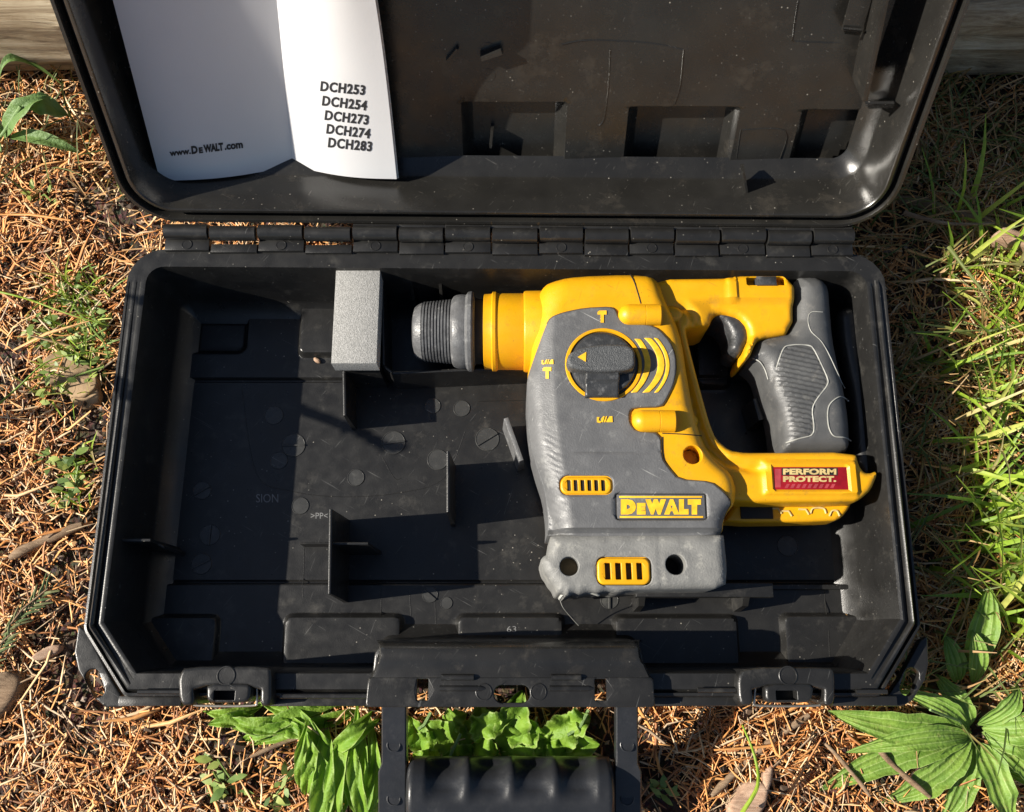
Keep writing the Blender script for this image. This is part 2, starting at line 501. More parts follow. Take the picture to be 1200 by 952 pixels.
def leaf_mat(name, c1, c2, vein, nv=7.0, trans=.3, blotch=.0):
    m, nt, b = mat_new(name); L = nt.links.new
    uv = N(nt, 'ShaderNodeUVMap'); sep = N(nt, 'ShaderNodeSeparateXYZ'); L(uv.outputs[0], sep.inputs[0])
    tc = N(nt, 'ShaderNodeTexCoord'); n = N(nt, 'ShaderNodeTexNoise', Scale=90.0, Detail=6.0); L(tc.outputs['Object'], n.inputs['Vector'])
    base = ramp(nt, n.outputs['Fac'], [(.3, c1), (.7, c2)])
    mu = N(nt, 'ShaderNodeMath', operation='MULTIPLY'); L(sep.outputs[0], mu.inputs[0]); mu.inputs[1].default_value = nv * 2 * math.pi
    cs = N(nt, 'ShaderNodeMath', operation='COSINE'); L(mu.outputs[0], cs.inputs[0])
    vr = ramp(nt, cs.outputs[0], [(.86, g3(0)), (1.0, g3(.75))])
    mx = N(nt, 'ShaderNodeMix', data_type='RGBA'); L(vr.outputs[0], mx.inputs[0]); L(base.outputs[0], mx.inputs[6]); mx.inputs[7].default_value = (*vein, 1)
    col = mx.outputs[2]
    if blotch:
        n2 = N(nt, 'ShaderNodeTexNoise', Scale=220.0, Detail=4.0); L(tc.outputs['Object'], n2.inputs['Vector'])
        f = ramp(nt, n2.outputs['Fac'], [(.60, g3(0)), (.68, g3(blotch))])
        m2 = N(nt, 'ShaderNodeMix', data_type='RGBA'); L(f.outputs[0], m2.inputs[0]); L(col, m2.inputs[6]); m2.inputs[7].default_value = (.45, .42, .15, 1); col = m2.outputs[2]
    L(col, b.inputs['Base Color']); b.inputs['Roughness'].default_value = .55
    n9 = N(nt, 'ShaderNodeTexNoise', Scale=420.0, Detail=5.0); L(tc.outputs['Object'], n9.inputs['Vector'])
    ml = N(nt, 'ShaderNodeMath', operation='MULTIPLY_ADD'); L(cs.outputs[0], ml.inputs[0]); ml.inputs[1].default_value = .35; L(n9.outputs['Fac'], ml.inputs[2])
    bp = N(nt, 'ShaderNodeBump', Strength=.7, Distance=.0013); L(ml.outputs[0], bp.inputs['Height']); L(bp.outputs[0], b.inputs['Normal'])
    t = N(nt, 'ShaderNodeBsdfTranslucent'); L(col, t.inputs['Color'])
    ms = N(nt, 'ShaderNodeMixShader'); ms.inputs[0].default_value = trans
    L(b.outputs[0], ms.inputs[1]); L(t.outputs[0], ms.inputs[2]); L(ms.outputs[0], nt.nodes['Material Output'].inputs['Surface'])
    return m
M['plantain'] = leaf_mat('plantain leaf', (.13, .25, .035), (.24, .38, .06), (.36, .48, .15), 4.0, .25, .3)
M['lettuce'] = leaf_mat('bright broad leaf', (.17, .34, .03), (.30, .48, .055), (.42, .56, .16), 1.0, .4)
M['soft'] = leaf_mat('soft green leaf', (.13, .24, .06), (.20, .33, .10), (.28, .42, .16), 1.0, .3)

def ground_mat():
    m, nt, b = mat_new('forest soil'); L = nt.links.new
    tc = N(nt, 'ShaderNodeTexCoord')
    n = N(nt, 'ShaderNodeTexNoise', Scale=28.0, Detail=10.0, Roughness=.7); L(tc.outputs['Object'], n.inputs['Vector'])
    r = ramp(nt, n.outputs['Fac'], [(.3, (.035, .022, .014)), (.5, (.075, .048, .03)), (.68, (.17, .10, .055))])
    v = N(nt, 'ShaderNodeTexVoronoi', Scale=420.0); L(tc.outputs['Object'], v.inputs['Vector'])
    hs = N(nt, 'ShaderNodeMix', data_type='RGBA', blend_type='MULTIPLY'); hs.inputs[0].default_value = .6
    L(r.outputs[0], hs.inputs[6]); L(v.outputs['Color'], hs.inputs[7]); 
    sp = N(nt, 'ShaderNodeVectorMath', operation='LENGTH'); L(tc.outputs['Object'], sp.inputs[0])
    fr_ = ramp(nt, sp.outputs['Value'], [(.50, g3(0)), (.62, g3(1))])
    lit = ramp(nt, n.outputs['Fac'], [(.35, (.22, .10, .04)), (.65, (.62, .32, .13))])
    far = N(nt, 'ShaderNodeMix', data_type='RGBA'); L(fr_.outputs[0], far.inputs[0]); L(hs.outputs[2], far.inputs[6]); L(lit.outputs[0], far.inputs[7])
    L(far.outputs[2], b.inputs['Base Color'])
    b.inputs['Roughness'].default_value = .95
    n2 = N(nt, 'ShaderNodeTexNoise', Scale=260.0, Detail=8.0); L(tc.outputs['Object'], n2.inputs['Vector'])
    bp = N(nt, 'ShaderNodeBump', Strength=1.0, Distance=.004); L(n2.outputs['Fac'], bp.inputs['Height']); L(bp.outputs[0], b.inputs['Normal'])
    return m
M['ground'] = ground_mat()

def wood_mat(name, c0, c1, c2, sx=6, sy=140, bump=.9):
    m, nt, b = mat_new(name); L = nt.links.new
    tc = N(nt, 'ShaderNodeTexCoord'); mp = N(nt, 'ShaderNodeMapping'); mp.inputs['Scale'].default_value = (sx, sy, sy); L(tc.outputs['Object'], mp.inputs['Vector'])
    n = N(nt, 'ShaderNodeTexNoise', Scale=1.0, Detail=12.0, Roughness=.78, Distortion=.9); L(mp.outputs[0], n.inputs['Vector'])
    r = ramp(nt, n.outputs['Fac'], [(.32, c0), (.47, c1), (.66, c2)])
    n3 = N(nt, 'ShaderNodeTexNoise', Scale=14.0, Detail=6.0); L(tc.outputs['Object'], n3.inputs['Vector'])
    st = ramp(nt, n3.outputs['Fac'], [(.35, (.55, .50, .42)), (.6, (1, 1, 1))])
    mx = N(nt, 'ShaderNodeMix', data_type='RGBA', blend_type='MULTIPLY'); mx.inputs[0].default_value = .8
    L(r.outputs[0], mx.inputs[6]); L(st.outputs[0], mx.inputs[7]); L(mx.outputs[2], b.inputs['Base Color'])
    b.inputs['Roughness'].default_value = .85
    bp = N(nt, 'ShaderNodeBump', Strength=bump, Distance=.003); L(n.outputs['Fac'], bp.inputs['Height']); L(bp.outputs[0], b.inputs['Normal'])
    return m
M['timber'] = wood_mat('weathered timber', (.06, .04, .025), (.38, .29, .18), (.72, .63, .46), 10, 105, 1.0)
M['twig'] = wood_mat('dry twig', (.10, .06, .035), (.26, .17, .10), (.40, .29, .19), 60, 300, .5)
M['chip'] = wood_mat('wood chip', (.20, .11, .07), (.42, .27, .18), (.58, .42, .30), 40, 260, .5)
M['stone'] = moulded('sandy stone', (.20, .13, .07), (.40, .27, .15), .8, .9, 90, bump=.6, bump_scale=400)

# ============================================================ the tool case
case = thing('tool_case', 'open black plastic tool case with raised lid, latches and carry handle lying on the ground', 'tool case', (-0.005, 0.01, 0.0))

def corner_loop(pts, radii, off, n=7):
    """outline offset inwards by off, corners rounded; same vertex count at every offset"""
    p = np.array(pts, float); m = len(p); out = []
    nrm = []
    for i in range(m):
        d = p[(i + 1) % m] - p[i]; d /= np.linalg.norm(d); nrm.append(np.array([-d[1], d[0]]))
    q = []
    for i in range(m):
        n0, n1 = nrm[i - 1], nrm[i]
        k = (n0 + n1) / (1 + n0.dot(n1)); q.append(p[i] + k * off)
    for i in range(m):
        a, b, c = q[i - 1], q[i], q[(i + 1) % m]
        d0 = (a - b) / np.linalg.norm(a - b); d1 = (c - b) / np.linalg.norm(c - b)
        convex = (d1[0] * d0[1] - d1[1] * d0[0]) > 0
        r = radii[i] - off if convex else radii[i] + off
        r = max(r, .0004)
        cosang = d0.dot(d1); half = math.acos(max(-1, min(1, cosang))) / 2
        t = r / math.tan(half)
        t = min(t, .45 * np.linalg.norm(a - b), .45 * np.linalg.norm(c - b)); r = t * math.tan(half)
        bis = (d0 + d1) / np.linalg.norm(d0 + d1); ctr = b + bis * (r / math.sin(half))
        s = b + d0 * t - ctr; e = b + d1 * t - ctr
        a0 = math.atan2(s[1], s[0]); a1 = math.atan2(e[1], e[0]); da = (a1 - a0 + math.pi) % (2 * math.pi) - math.pi
        for j in range(n): 
            th = a0 + da * j / (n - 1); out.append(ctr + r * np.array([math.cos(th), math.sin(th)]))
    return np.array(out)

RIM = [(-0.2235, -0.1262), (-0.068, -0.1262), (-0.0665, -0.1090), (0.0625, -0.1090), (0.064, -0.1262), (0.2125, -0.1262), (0.2402, -0.0865), (0.2412, 0.1495), (-0.2480, 0.1530), (-0.2518, -0.0885)]
RAD = [.006, .003, .003, .003, .003, .006, .010, .024, .024, .010]
PROF = [(.006, .003), (.003, .045), (.0005, .052), (0, .064), (.0010, .0665), (.0024, .0668), (.0032, .0645), (.0046, .0645), (.0052, .0695), (.0062, .0705), (.0072, .0695), (.0078, .0655),
        (.0096, .0655), (.0104, .0686), (.0118, .0694), (.0132, .0686), (.0140, .066), (.0160, .045), (.0166, .021), (.0178, .0165), (.0262, .0085), (.0290, .0062)]
rings = []
for ki, (o, z) in enumerate(PROF):
    L = corner_loop(RIM, RAD, o)
    zz = np.full(len(L), z)
    if ki >= 4 and o < .0139:                      # the rim is smooth round the two hinge side corners
        k = np.clip((L[:, 1] - .122) / .006, 0, 1); zz = zz * (1 - k) + .0698 * k
        k = np.clip((-.1085 - L[:, 1]) / .004, 0, 1) * (L[:, 0] < .225) * (L[:, 0] > -.235) * (o > .0035); zz = zz * (1 - k) + .0672 * k
    rings.append(np.column_stack([L, zz]))
nv = len(rings[0]); V = np.concatenate(rings); Fc = []
for k in range(len(rings) - 1):
    for i in range(nv):
        j = (i + 1) % nv; Fc.append((k * nv + i, k * nv + j, (k + 1) * nv + j, (k + 1) * nv + i))
Fc.append(tuple(reversed(range(nv))))
shell = mesh_obj('base_shell', V, Fc, M['plastic'], case, 40)

def sstep(x, a, w): return np.clip((x - a) / w + .5, 0, 1)
def bump_rect(X, Y, x0, x1, y0, y1, w, wy=None, cr=None):
    wy = wy or w
    if cr is None: return sstep(X, x0, w) * (1 - sstep(X, x1, w)) * sstep(Y, y0, wy) * (1 - sstep(Y, y1, wy))
    ax, ay = np.abs(X - (x0 + x1) / 2) - (x1 - x0) / 2 + cr, np.abs(Y - (y0 + y1) / 2) - (y1 - y0) / 2 + cr
    d = np.hypot(np.maximum(ax, 0), np.maximum(ay, 0)) + np.minimum(np.maximum(ax, ay), 0) - cr
    k = sstep(-d, 0, w); return k * k * (3 - 2 * k)
def rect_px(x0, x1, y0, y1, z):
    a = P(x0, y1, z); b = P(x1, y0, z); return a[0], b[0], a[1], b[1]

FLOOR = .0065
front_step = P(600, 684, .008)[1]; back_step = P(600, 444, .008)[1]
pads = [(*rect_px(328, 471, 721, 812, .014), .0067), (*rect_px(534, 660, 721, 812, .014), .0067), (*rect_px(722, 864, 722, 822, .014), .0067),
        (*rect_px(925, 1090, 720, 830, .014), .0062), (*rect_px(140, 256, 722, 822, .012), .0052),
        (*rect_px(349, 404, 349, 415, .014), .0055), (*rect_px(818, 852, 380, 452, .014), .006)]
rec = [(*rect_px(207, 291, 352, 412, .008), -.0048)]
def floor_z(X, Y):
    z = np.full_like(X, FLOOR)
    z = z + .0022 * (1 - sstep(Y, front_step, .0015)) + .0022 * sstep(Y, back_step, .0015)
    z = z - .0012 * bump_rect(X, Y, -1, 1, front_step - .0002, front_step + .002, .0008)
    z = z - .0010 * bump_rect(X, Y, -1, 1, back_step - .002, back_step + .0002, .0008)
    for a, b, c, d, h in pads: z = z + h * bump_rect(X, Y, a, b, c, d, .0036, cr=.0045)
    for a, b, c, d, h in rec: z = z + h * bump_rect(X, Y, a, b, c, d, .005, cr=.005)
    return z

def grid_sheet(xs, ys, zf, keep, name, mat, parent, xf=None):
    X, Y = np.meshgrid(xs, ys); Z = zf(X, Y)
    nx, ny = len(xs), len(ys)
    V = np.column_stack([X.ravel(), Y.ravel(), Z.ravel()])
    ok = keep(V[:, :2]).reshape(ny, nx)
    F_ = []
    for j in range(ny - 1):
        for i in range(nx - 1):
            if ok[j, i] and ok[j, i + 1] and ok[j + 1, i] and ok[j + 1, i + 1]:
                a = j * nx + i; F_.append((a, a + 1, a + nx + 1, a + nx))
    used = np.unique(np.array(F_).ravel()); mp = -np.ones(len(V), int); mp[used] = np.arange(len(used))
    F_ = mp[np.array(F_)]; V = V[used]
    if xf is not None: V = np.array([xf(*p) for p in V])
    return mesh_obj(name, V, F_, mat, parent, 30)

def axis_lines(lo, hi, step, feats, w):
    s = list(np.arange(lo, hi + step, step))
    for f_ in feats: s += [f_ - w * .5, f_ - w * .2, f_ + w * .2, f_ + w * .5]
    s = np.array(sorted(x for x in s if lo <= x <= hi)); keep = [s[0]]
    for x in s[1:]:
        if x - keep[-1] > .0002: keep.append(x)
    return np.array(keep)
FX = [v for p in pads for v in p[:2]]; FY = [front_step, back_step, front_step + .002, back_step - .002] + [v for p in pads for v in p[2:4]]
xs = axis_lines(-.240, .229, .0019, FX + [rec[0][0], rec[0][1]], .0026); ys = axis_lines(-.116, .142, .0019, FY + [rec[0][2], rec[0][3]], .0026)
inner = corner_loop(RIM, RAD, .0170)
grid_sheet(xs, ys, floor_z, lambda q: inside(q, [inner]), 'floor_panel', M['plastic'], case)

# front corner tabs with their slot holes
for sx, pts, hole in ((-1, [(93, 722), (85, 775), (116, 829), (150, 829), (150, 815), (141, 817)], (111, 801)),
                      (1, [(1087, 735), (1089, 790), (1066, 828), (1030, 828), (1030, 818), (1045, 812)], (1066, 799))):
    zt = .056
    ol = XY(pts, zt)
    hx, hy = P(hole[0], hole[1], zt)[:2]
    hl = rrect(-.0085, .0085, -.0042, .0042, .0040, 5)
    a = math.radians(-64 if sx < 0 else 64); ca, sa = math.cos(a), math.sin(a)
    hl = np.array([(hx + x * ca - y * sa, hy + x * sa + y * ca) for x, y in hl])
    pillow('corner_tab', ol, zt, zt - .006, .0012, M['plastic'], case, holes=[hl], grid=.004, smooth_it=1, hole_r=.0008)
# ledge along the front between latches and handle block
for xa, xb in ((140, 214), (316, 436), (762, 868), (975, 1050)):
    a = P(xa, 822, .060); b = P(xb, 822, .060)
    box('front_ledge', a[0], b[0], -.1312, -.1255, .052, .0625, M['plastic'], case, .001)
for xa, xb, yy in ((161, 222, 811), (328, 432, 816), (818, 872, 809), (1004, 1040, 811)):
    a = P(xa, yy, .0715); b = P(xb, yy, .0715)
    v, f = tube_geo([(a[0], a[1], .0706), (b[0], b[1], .0706)], .0014, 8); mesh_obj('rim_bead', v, f, M['plastic'], case, 60)

# hinge: fifteen knuckles on the pin line, plates below them
def hy_at(x): return (.1615 - .1579) / (-.2249 - .2201) * (x - .2201) + .1579
kx = [192, 246, 302, 357, 413, 467, 521, 576, 631, 684, 737, 790, 843, 897, 950, 1000]
HZ = .075
for i in range(15):
    xa = P(kx[i] + 1, 272, HZ)[0]; xb = P(kx[i + 1] - 1, 272, HZ)[0]
    xm = (xa + xb) / 2; y = hy_at(xm) - (.0006 if i % 2 else -.0004)
    prof = [(0, .0040), (.0004, .0049), (xb - xa - .0004, .0049), (xb - xa, .0040)]
    kn = lathe('hinge_knuckle', (xa, y, HZ), (1, -.008, 0), prof, M['plastic'], case, n=20)
    # leaf that ties the knuckle to its half
    if i % 2 == 0:
        box('hinge_plate', xa, xb, y - .0120, y - .003, .066, .0728, M['plastic'], case, .0004)
        cx = xm; v, f = lathe_geo((cx, y - .0082, .0730), (0, 0, 1), (1, 0, 0), [(0, .0034), (.0003, .0033), (.0003, .0029), (.0001, .0028)], 20)
        mesh_obj('mould_mark', v, f, M['plastic'], case, 30)
    else:
        box('hinge_plate', xa, xb, y - .0120, y - (.0062 if i < 4 else .0030), .066, .0722, M['plastic'], case, .0004)

for i in range(4, 15):
    xa = P(kx[i], 262, .078)[0]; xb = P(kx[i + 1], 262, .078)[0]
    box('hinge_leaf', xa, xb, hy_at(xa) + .0035, hy_at(xa) + .0095, .070, .0762, M['plastic_lid'], case, .0004)
# ------------------------------------------------------------ what is moulded on the case floor
def plate(name, a, b, ztop, th=.0016, zbot=.004, spread=0.0, mat=None):
    """upright rib whose top edge runs between two measured points at height ztop"""
    p0 = P(a[0], a[1], ztop); p1 = P(b[0], b[1], ztop)
    d = p1 - p0; d /= np.linalg.norm(d)
    s = np.array([-d[1], d[0], 0])
    v = []
    for p, e in ((p0, -1), (p1, 1)):
        for sg in (-1, 1):
            q = p + s * sg * th * .75 + d * e * spread; v.append((q[0], q[1], zbot))
            q = p + s * sg * th * .4; v.append((q[0], q[1], ztop - .0003))
            q = p + s * sg * th * .15; v.append((q[0], q[1], ztop))
    f = [(0, 1, 7, 6), (1, 2, 8, 7), (3, 9, 10, 4), (4, 10, 11, 5), (2, 5, 11, 8), (0, 3, 4, 1), (1, 4, 5, 2), (6, 7, 10, 9), (7, 8, 11, 10)]
    return mesh_obj(name, v, f, mat or M['plastic'], case, 30)

plate('divider', (387.5, 597), (386, 696), .066, .0020, spread=.002)
plate('divider', (389, 637), (431, 637), .060, .0018, spread=.001)
plate('divider', (352, 637), (386, 637), .018, .0014)
plate('divider', (525, 529), (525, 600), .060, .0020, spread=.002)
plate('divider', (119, 633), (176, 633), .060, .0020, .004)
plate('divider', (176, 633), (192, 642), .045, .0018, .004)
plate('retaining_tab', (593, 490), (611, 540), .036, .0036, spread=.0005, mat=M['chuck'])  # paler sleeve material stands in for the sun glint on this tab
plate('retaining_tab', (886, 467), (893, 492), .034, .0050)
plate('retaining_tab', (785, 437), (796, 486), .050, .0022)
for xx in (445, 480, 514):
    a = P(xx, 303, .066); 
    v = [(a[0] - .0008, a[1] + .010, .066), (a[0] + .0008, a[1] + .010, .066), (a[0] - .0008, a[1] - .004, .066), (a[0] + .0008, a[1] - .004, .066),
         (a[0] - .001, a[1] - .017, .036), (a[0] + .001, a[1] - .017, .036), (a[0] - .001, a[1] - .020, .006), (a[0] + .001, a[1] - .020, .006), (a[0] - .001, a[1] + .006, .006), (a[0] + .001, a[1] + .006, .006)]
    f = [(0, 2, 3, 1), (2, 4, 5, 3), (4, 6, 7, 5), (0, 8, 6, 4, 2), (1, 3, 5, 7, 9)]
    mesh_obj('rear_rib', v, f, M['plastic'], case)
# cradle under the tool nose and the pocket wall beside it
plate('cradle_wall', (403, 431), (404, 487), .045, .0022)
plate('cradle_wall', (447, 305), (449, 428), .046, .0022)
plate('cradle_wall', (449, 428), (459, 436), .044, .0018)
plate('cradle_wall', (459, 437), (622, 430), .040, .0022)
# cradle rail in front of the tool body
a0 = P(745, 700, .040); a1 = P(907, 700, .040); yb = P(800, 691, .040)[1]; yf = P(800, 700, .040)[1]
mb = MB(); mb.add(*box_geo(a0[0], a1[0], yf, yb + .004, .030, .040, .0008)); mb.build('cradle_rail', M['plastic'], case, 30)
for xx in (752, 874):
    q = P(xx, 705, .036)
    v = [(q[0] - .0022, yf + .001, .0385), (q[0] + .0022, yf + .001, .0385), (q[0] - .0018, yf - .005, .034), (q[0] + .0018, yf - .005, .034), (q[0] - .0022, yf - .0075, .008), (q[0] + .0022, yf - .0075, .008), (q[0] - .003, yf + .001, .008), (q[0] + .003, yf + .001, .008)]
    mesh_obj('cradle_post', v, [(0, 2, 3, 1), (2, 4, 5, 3), (0, 6, 4, 2), (1, 3, 5, 7)], M['plastic'], case)
box('floor_rail', P(852, 688, .012)[0], P(1012, 688, .012)[0], P(900, 691, .012)[1], P(900, 685, .012)[1], .004, .0125, M['plastic'], case, .001)
# upright pillar behind the grip
pl = XY([(983, 362), (999, 356), (1018, 360), (1021, 420), (1030, 520), (1034, 560), (1006, 560), (1000, 470), (986, 400)], .048)
pillow('side_pillar', pl, .048, .005, .007, M['plastic'], case, grid=.006, smooth_it=1)
# mould marks: flat slotted discs and rings
for k, (mx_, my_, mr, slot, rot) in enumerate([(344, 522, .0082, 1, 0), (461, 519, .0082, 1, 8), (571, 515, .0082, 1, 32), (417, 560, .0058, 0, 0), (352, 593, .0058, 0, 0), (513, 539, .0072, 0, 0),
                             (327, 540, .0060, 0, 0), (321, 487, .0066, 0, 0), (504, 697, .0052, 1, -40), (523, 707, .0040, 0, 0), (246, 627, .0070, 1, 88), (237, 575, .0062, 1, 30), (236, 661, .0070, 1, 28),
                             (507, 476, .0055, 0, 0), (541, 479, .0058, 0, 0), (714, 703, .0060, 1, 88), (923, 640, .007, 0, 0)]):
    z0 = float(floor_z(np.array([P(mx_, my_, .008)[0]]), np.array([P(mx_, my_, .008)[1]]))[0])
    c = P(mx_, my_, z0)
    mb = MB()
    v, f = lathe_geo((c[0], c[1], z0 - .001), (0, 0, 1), (1, 0, 0), [(0, mr), (.0012, mr), (.00155, mr * .97), (.00155, mr * .93), (.0013, mr * .91)], 28); mb.add(v, f)
    if slot:
        a = math.radians(rot); d = np.array([math.cos(a), math.sin(a), 0]) * mr * .95; n_ = np.array([-d[1], d[0], 0]) / mr * .0007
        c2 = np.array([c[0], c[1], z0 + .00035])
        top = np.array([0, 0, .0010])
        mb.add([c2 - d - n_, c2 + d - n_, c2 + d + n_, c2 - d + n_, c2 - d - n_ + top, c2 + d - n_ + top, c2 + d + n_ * .4 + top, c2 - d + n_ * .4 + top], [(4, 5, 6, 7), (0, 1, 5, 4), (1, 2, 6, 5), (2, 3, 7, 6), (3, 0, 4, 7)])
    mb.build('mould_mark', M['disc'], case, 30)
def flat_text(name, pieces, x0, x1, ytop, ybot, z, mat, parent, zf=None):
    def fn(a, b):
        p = P(x0 + (x1 - x0) * a, ybot + (ytop - ybot) * b, z)
        return (p[0], p[1], zf(p) if zf else z)
    return lettering(name, pieces, fn, mat, parent)
ffn = lambda p: float(floor_z(np.array([p[0]]), np.array([p[1]]))[0]) + .00015
flat_text('moulded_lettering', [('SION', 0, 1, 0, 1, .0)], 300, 326, 579, 589, .007, M['emboss'], case, ffn)
flat_text('moulded_lettering', [('>PP<', 0, 1, 0, 1, .0)], 364, 384, 601, 608, .007, M['emboss'], case, ffn)
flat_text('moulded_lettering', [('63', 0, 1, 0, 1, .0)], 594, 605, 734, 741, .015, M['emboss'], case, ffn)
# thin raised lines of the moulding on the floor
for pts in ([(283, 455), (300, 555), (340, 575), (400, 582), (470, 577), (520, 560), (545, 505)], [(356, 640), (355, 685), (355, 700)], [(447, 690), (447, 722)], [(480, 692), (482, 725)], [(510, 700), (511, 745)], [(966, 690), (968, 770)],
            [(448, 536), (462, 560), (470, 560)], [(560, 470), (640, 468)]):
    w3 = []
    for q in catmull(pts, 5):
        p = P(q[0], q[1], .008); w3.append((p[0], p[1], ffn(p) - .00025))
    tube('moulded_line', w3, .0003, M['plastic'], case, 5)

# ------------------------------------------------------------ handle block, latches, carry handle
def loft(name, secs, mat, parent, smooth=35, close=False):
    n = len(secs[0]); V = [p for s in secs for p in s]; F_ = []
    for k in range(len(secs) - 1):
        for i in range(n if close else n - 1):
            j = (i + 1) % n
            F_.append((k * n + i, k * n + j, (k + 1) * n + j, (k + 1) * n + i))
    F_.append(tuple(reversed(range(n)))); F_.append(tuple(range((len(secs) - 1) * n, len(secs) * n)))
    return mesh_obj(name, V, F_, mat, parent, smooth)
# bulge behind the handle (rounded ridge running across), ends drawn in
rows = [(796, .0700, 430, 767), (794, .0752, 433, 764), (786, .0762, 437, 760), (779, .0772, 440, 757), (776, .0785, 442, 754), (770, .0795, 443, 752), (762, .0795, 443, 751), (756, .0770, 443, 750), (752, .071, 442, 750), (750, .05, 441, 751), (750, .012, 441, 751)]
V, Fc = [], []
for (yy, z, xl, xr) in rows:
    yw = P(600, yy, z)[1]
    if yy == 750 and z < .02: yw = P(600, 750, .05)[1]
    a = P(xl, yy, z)[0]; b = P(xr, yy, z)[0]
    V += [(a - .001, yw, .012), (a, yw, z - .0035), (a + .0016, yw, z - .0006), (a + .004, yw, z), (b - .004, yw, z), (b - .0016, yw, z - .0006), (b, yw, z - .0035), (b + .001, yw, .012)]
m_ = len(rows)
for k in range(m_ - 1):
    for i in range(7): Fc.append((k * 8 + i, k * 8 + i + 1, (k + 1) * 8 + i + 1, (k + 1) * 8 + i))
mesh_obj('handle_housing', V, [tuple(reversed(f)) for f in Fc], M['plastic_lid'], case, 40)
ft = XY([(431, 797), (434, 793.5), (762, 793.5), (766, 797), (768, 827), (765, 829), (431, 829), (428, 827)], .0755)
hs = []
for cx, cy, w, h, r in ((495, 808.5, 13, 23, .0006), (704, 808.5, 13, 23, .0006), (600, 813.5, 40, 19, .0046)):
    c = P(cx, cy, .0755); W = w / 1100 * .565; H = h / 1100 * .565
    hs.append(rrect(c[0] - W / 2, c[0] + W / 2, c[1] - H / 2, c[1] + H / 2, r, 4))
pillow('handle_flange', ft, .0755, .0700, .0010, M['plastic'], case, holes=hs, grid=.006, smooth_it=0, hole_r=.0006)
for xa, xb in ((515, 571), (644, 697)):
    a = P(xa, 807, .077); b = P(xb, 807, .077)
    tube('flange_bead', [(a[0], a[1], .0756), (b[0] - .004, a[1], .0756), (b[0], a[1], .0748)], [.0016, .0016, .0006], M['plastic'], case, 8)
    a = P(xa + 2, 794, .077); b = P(xb - 16, 794, .077)
    tube('flange_bead', [(a[0], a[1], .0762), (b[0], a[1], .0762)], .0017, M['plastic'], case, 8)
for cx in (567, 631):
    c = P(cx, 811, .0755); v, f = lathe_geo((c[0], c[1], .0750), (0, 0, 1), (1, 0, 0), [(0, .0048), (.0008, .0048), (.0010, .0045), (.0010, .0042), (.0007, .0040)], 24)
    mesh_obj('mould_mark', v, f, M['plastic'], case, 30)
def latch(x0, x1, y0, first):
    z = .0765
    body = XY([(x0 + 8, y0), (x1 - 3, y0), (x1, y0 + 6), (x1, 827), (x1 - 14, 828), (x1 - 13, 804), (x0 + 18, 804), (x0 + 20, 827), (x0 + 2, 827), (x0, y0 + 12)], z)
    o, _ = pillow('latch_seat', body, z, .045, .0022, M['plastic'], case, grid=.005, smooth_it=1)
    tongue = XY([(x0 + 33, 801), (x1 - 27, 801), (x1 - 24, 806), (x1 - 26, 820), (x1 - 31, 824), (x0 + 38, 824), (x0 + 33, 820)], z + .0015)
    cx = (x0 + x1) / 2; c = P(cx, 815, z); W = .0060; H = .0026
    lt, _ = pillow('latch', tongue, z + .0008, .052, .0022, M['plastic'], case, holes=[rrect(c[0] - W, c[0] + W, c[1] - H, c[1] + H, .0005, 3)], grid=.005, smooth_it=1, hole_r=.0004)
    WORLD_LOC[lt.name] = WORLD_LOC[case.name]
    w = [P(x0 + 22, 800, .070), P(x0 + 20, 822, .067), P(x0 + 26, 827, .066), P(x1 - 24, 827, .066), P(x1 - 17, 822, .067), P(x1 - 17, 802, .070)]
    wv = tube('latch_wire', catmull(w, 4), .0008, M['steel'], case, 8)
    c = P(cx + 2, 792, z); v, f = lathe_geo((c[0], c[1], z - .0003), (0, 0, 1), (1, 0, 0), [(0, .0054), (.0006, .0054), (.0008, .0051), (.0008, .0047), (.0004, .0045)], 24)
    mesh_obj('mould_mark', v, f, M['plastic'], case, 30)
    b = box('latch_slot_back', P(cx, 815, z)[0] - .007, P(cx, 815, z)[0] + .007, P(cx, 815, z)[1] - .004, P(cx, 815, z)[1] + .004, .060, .068, M['dark'], case)
m_, nt_, b_ = mat_new('steel wire'); b_.inputs['Metallic'].default_value = .9; b_.inputs['Base Color'].default_value = (.55, .50, .42, 1); b_.inputs['Roughness'].default_value = .35; M['steel'] = m_
latch(208, 318, 781, True)
latch(864, 979, 782, False)

handle = bpy.data.objects.new('carry_handle', None); COL.objects.link(handle); handle.parent = case; handle.empty_display_size = .02
WORLD_LOC['carry_handle'] = WORLD_LOC[case.name]
def zrun(y): return .060 - (y - 828) * .00020
for xl, xr, yl, yr in ((447, 476, 443, 476), (722, 748, 720, 752)):
    secs = []
    for yy, gx in ((822, 0), (840, 0), (895, 0), (905, 1), (960, 1), (985, 1)):
        z = zrun(yy); xa = (xl if gx == 0 else yl); xb = (xr if gx == 0 else yr)
        a = P(xa, yy, z); b = P(xb, yy, z); y = a[1]
        secs.append([(a[0], y, z - .011), (a[0], y, z - .0008), (a[0] + .0008, y, z), (b[0] - .0008, y, z), (b[0], y, z - .0008), (b[0], y, z - .011)])
    loft('handle_arm', secs, M['plastic_blue'], handle, 30)
    for yy in (873, 936):
        z = zrun(yy); c = P((xl + xr) / 2, yy, z)
        v, f = lathe_geo((c[0], c[1], z - .0012), (0, 0, 1), (1, 0, 0), [(0, .0042), (.0016, .0042), (.0018, .0039), (.0018, .0035), (.0014, .0033)], 24)
        mesh_obj('mould_mark', v, f, M['plastic_blue'], handle, 30)
gc = P(600, 927, .036); gx0 = P(477, 927, .045)[0]; gx1 = P(719, 927, .045)[0]; GR = .0195
xsn = 90; V, Fc = [], []; nT = 48
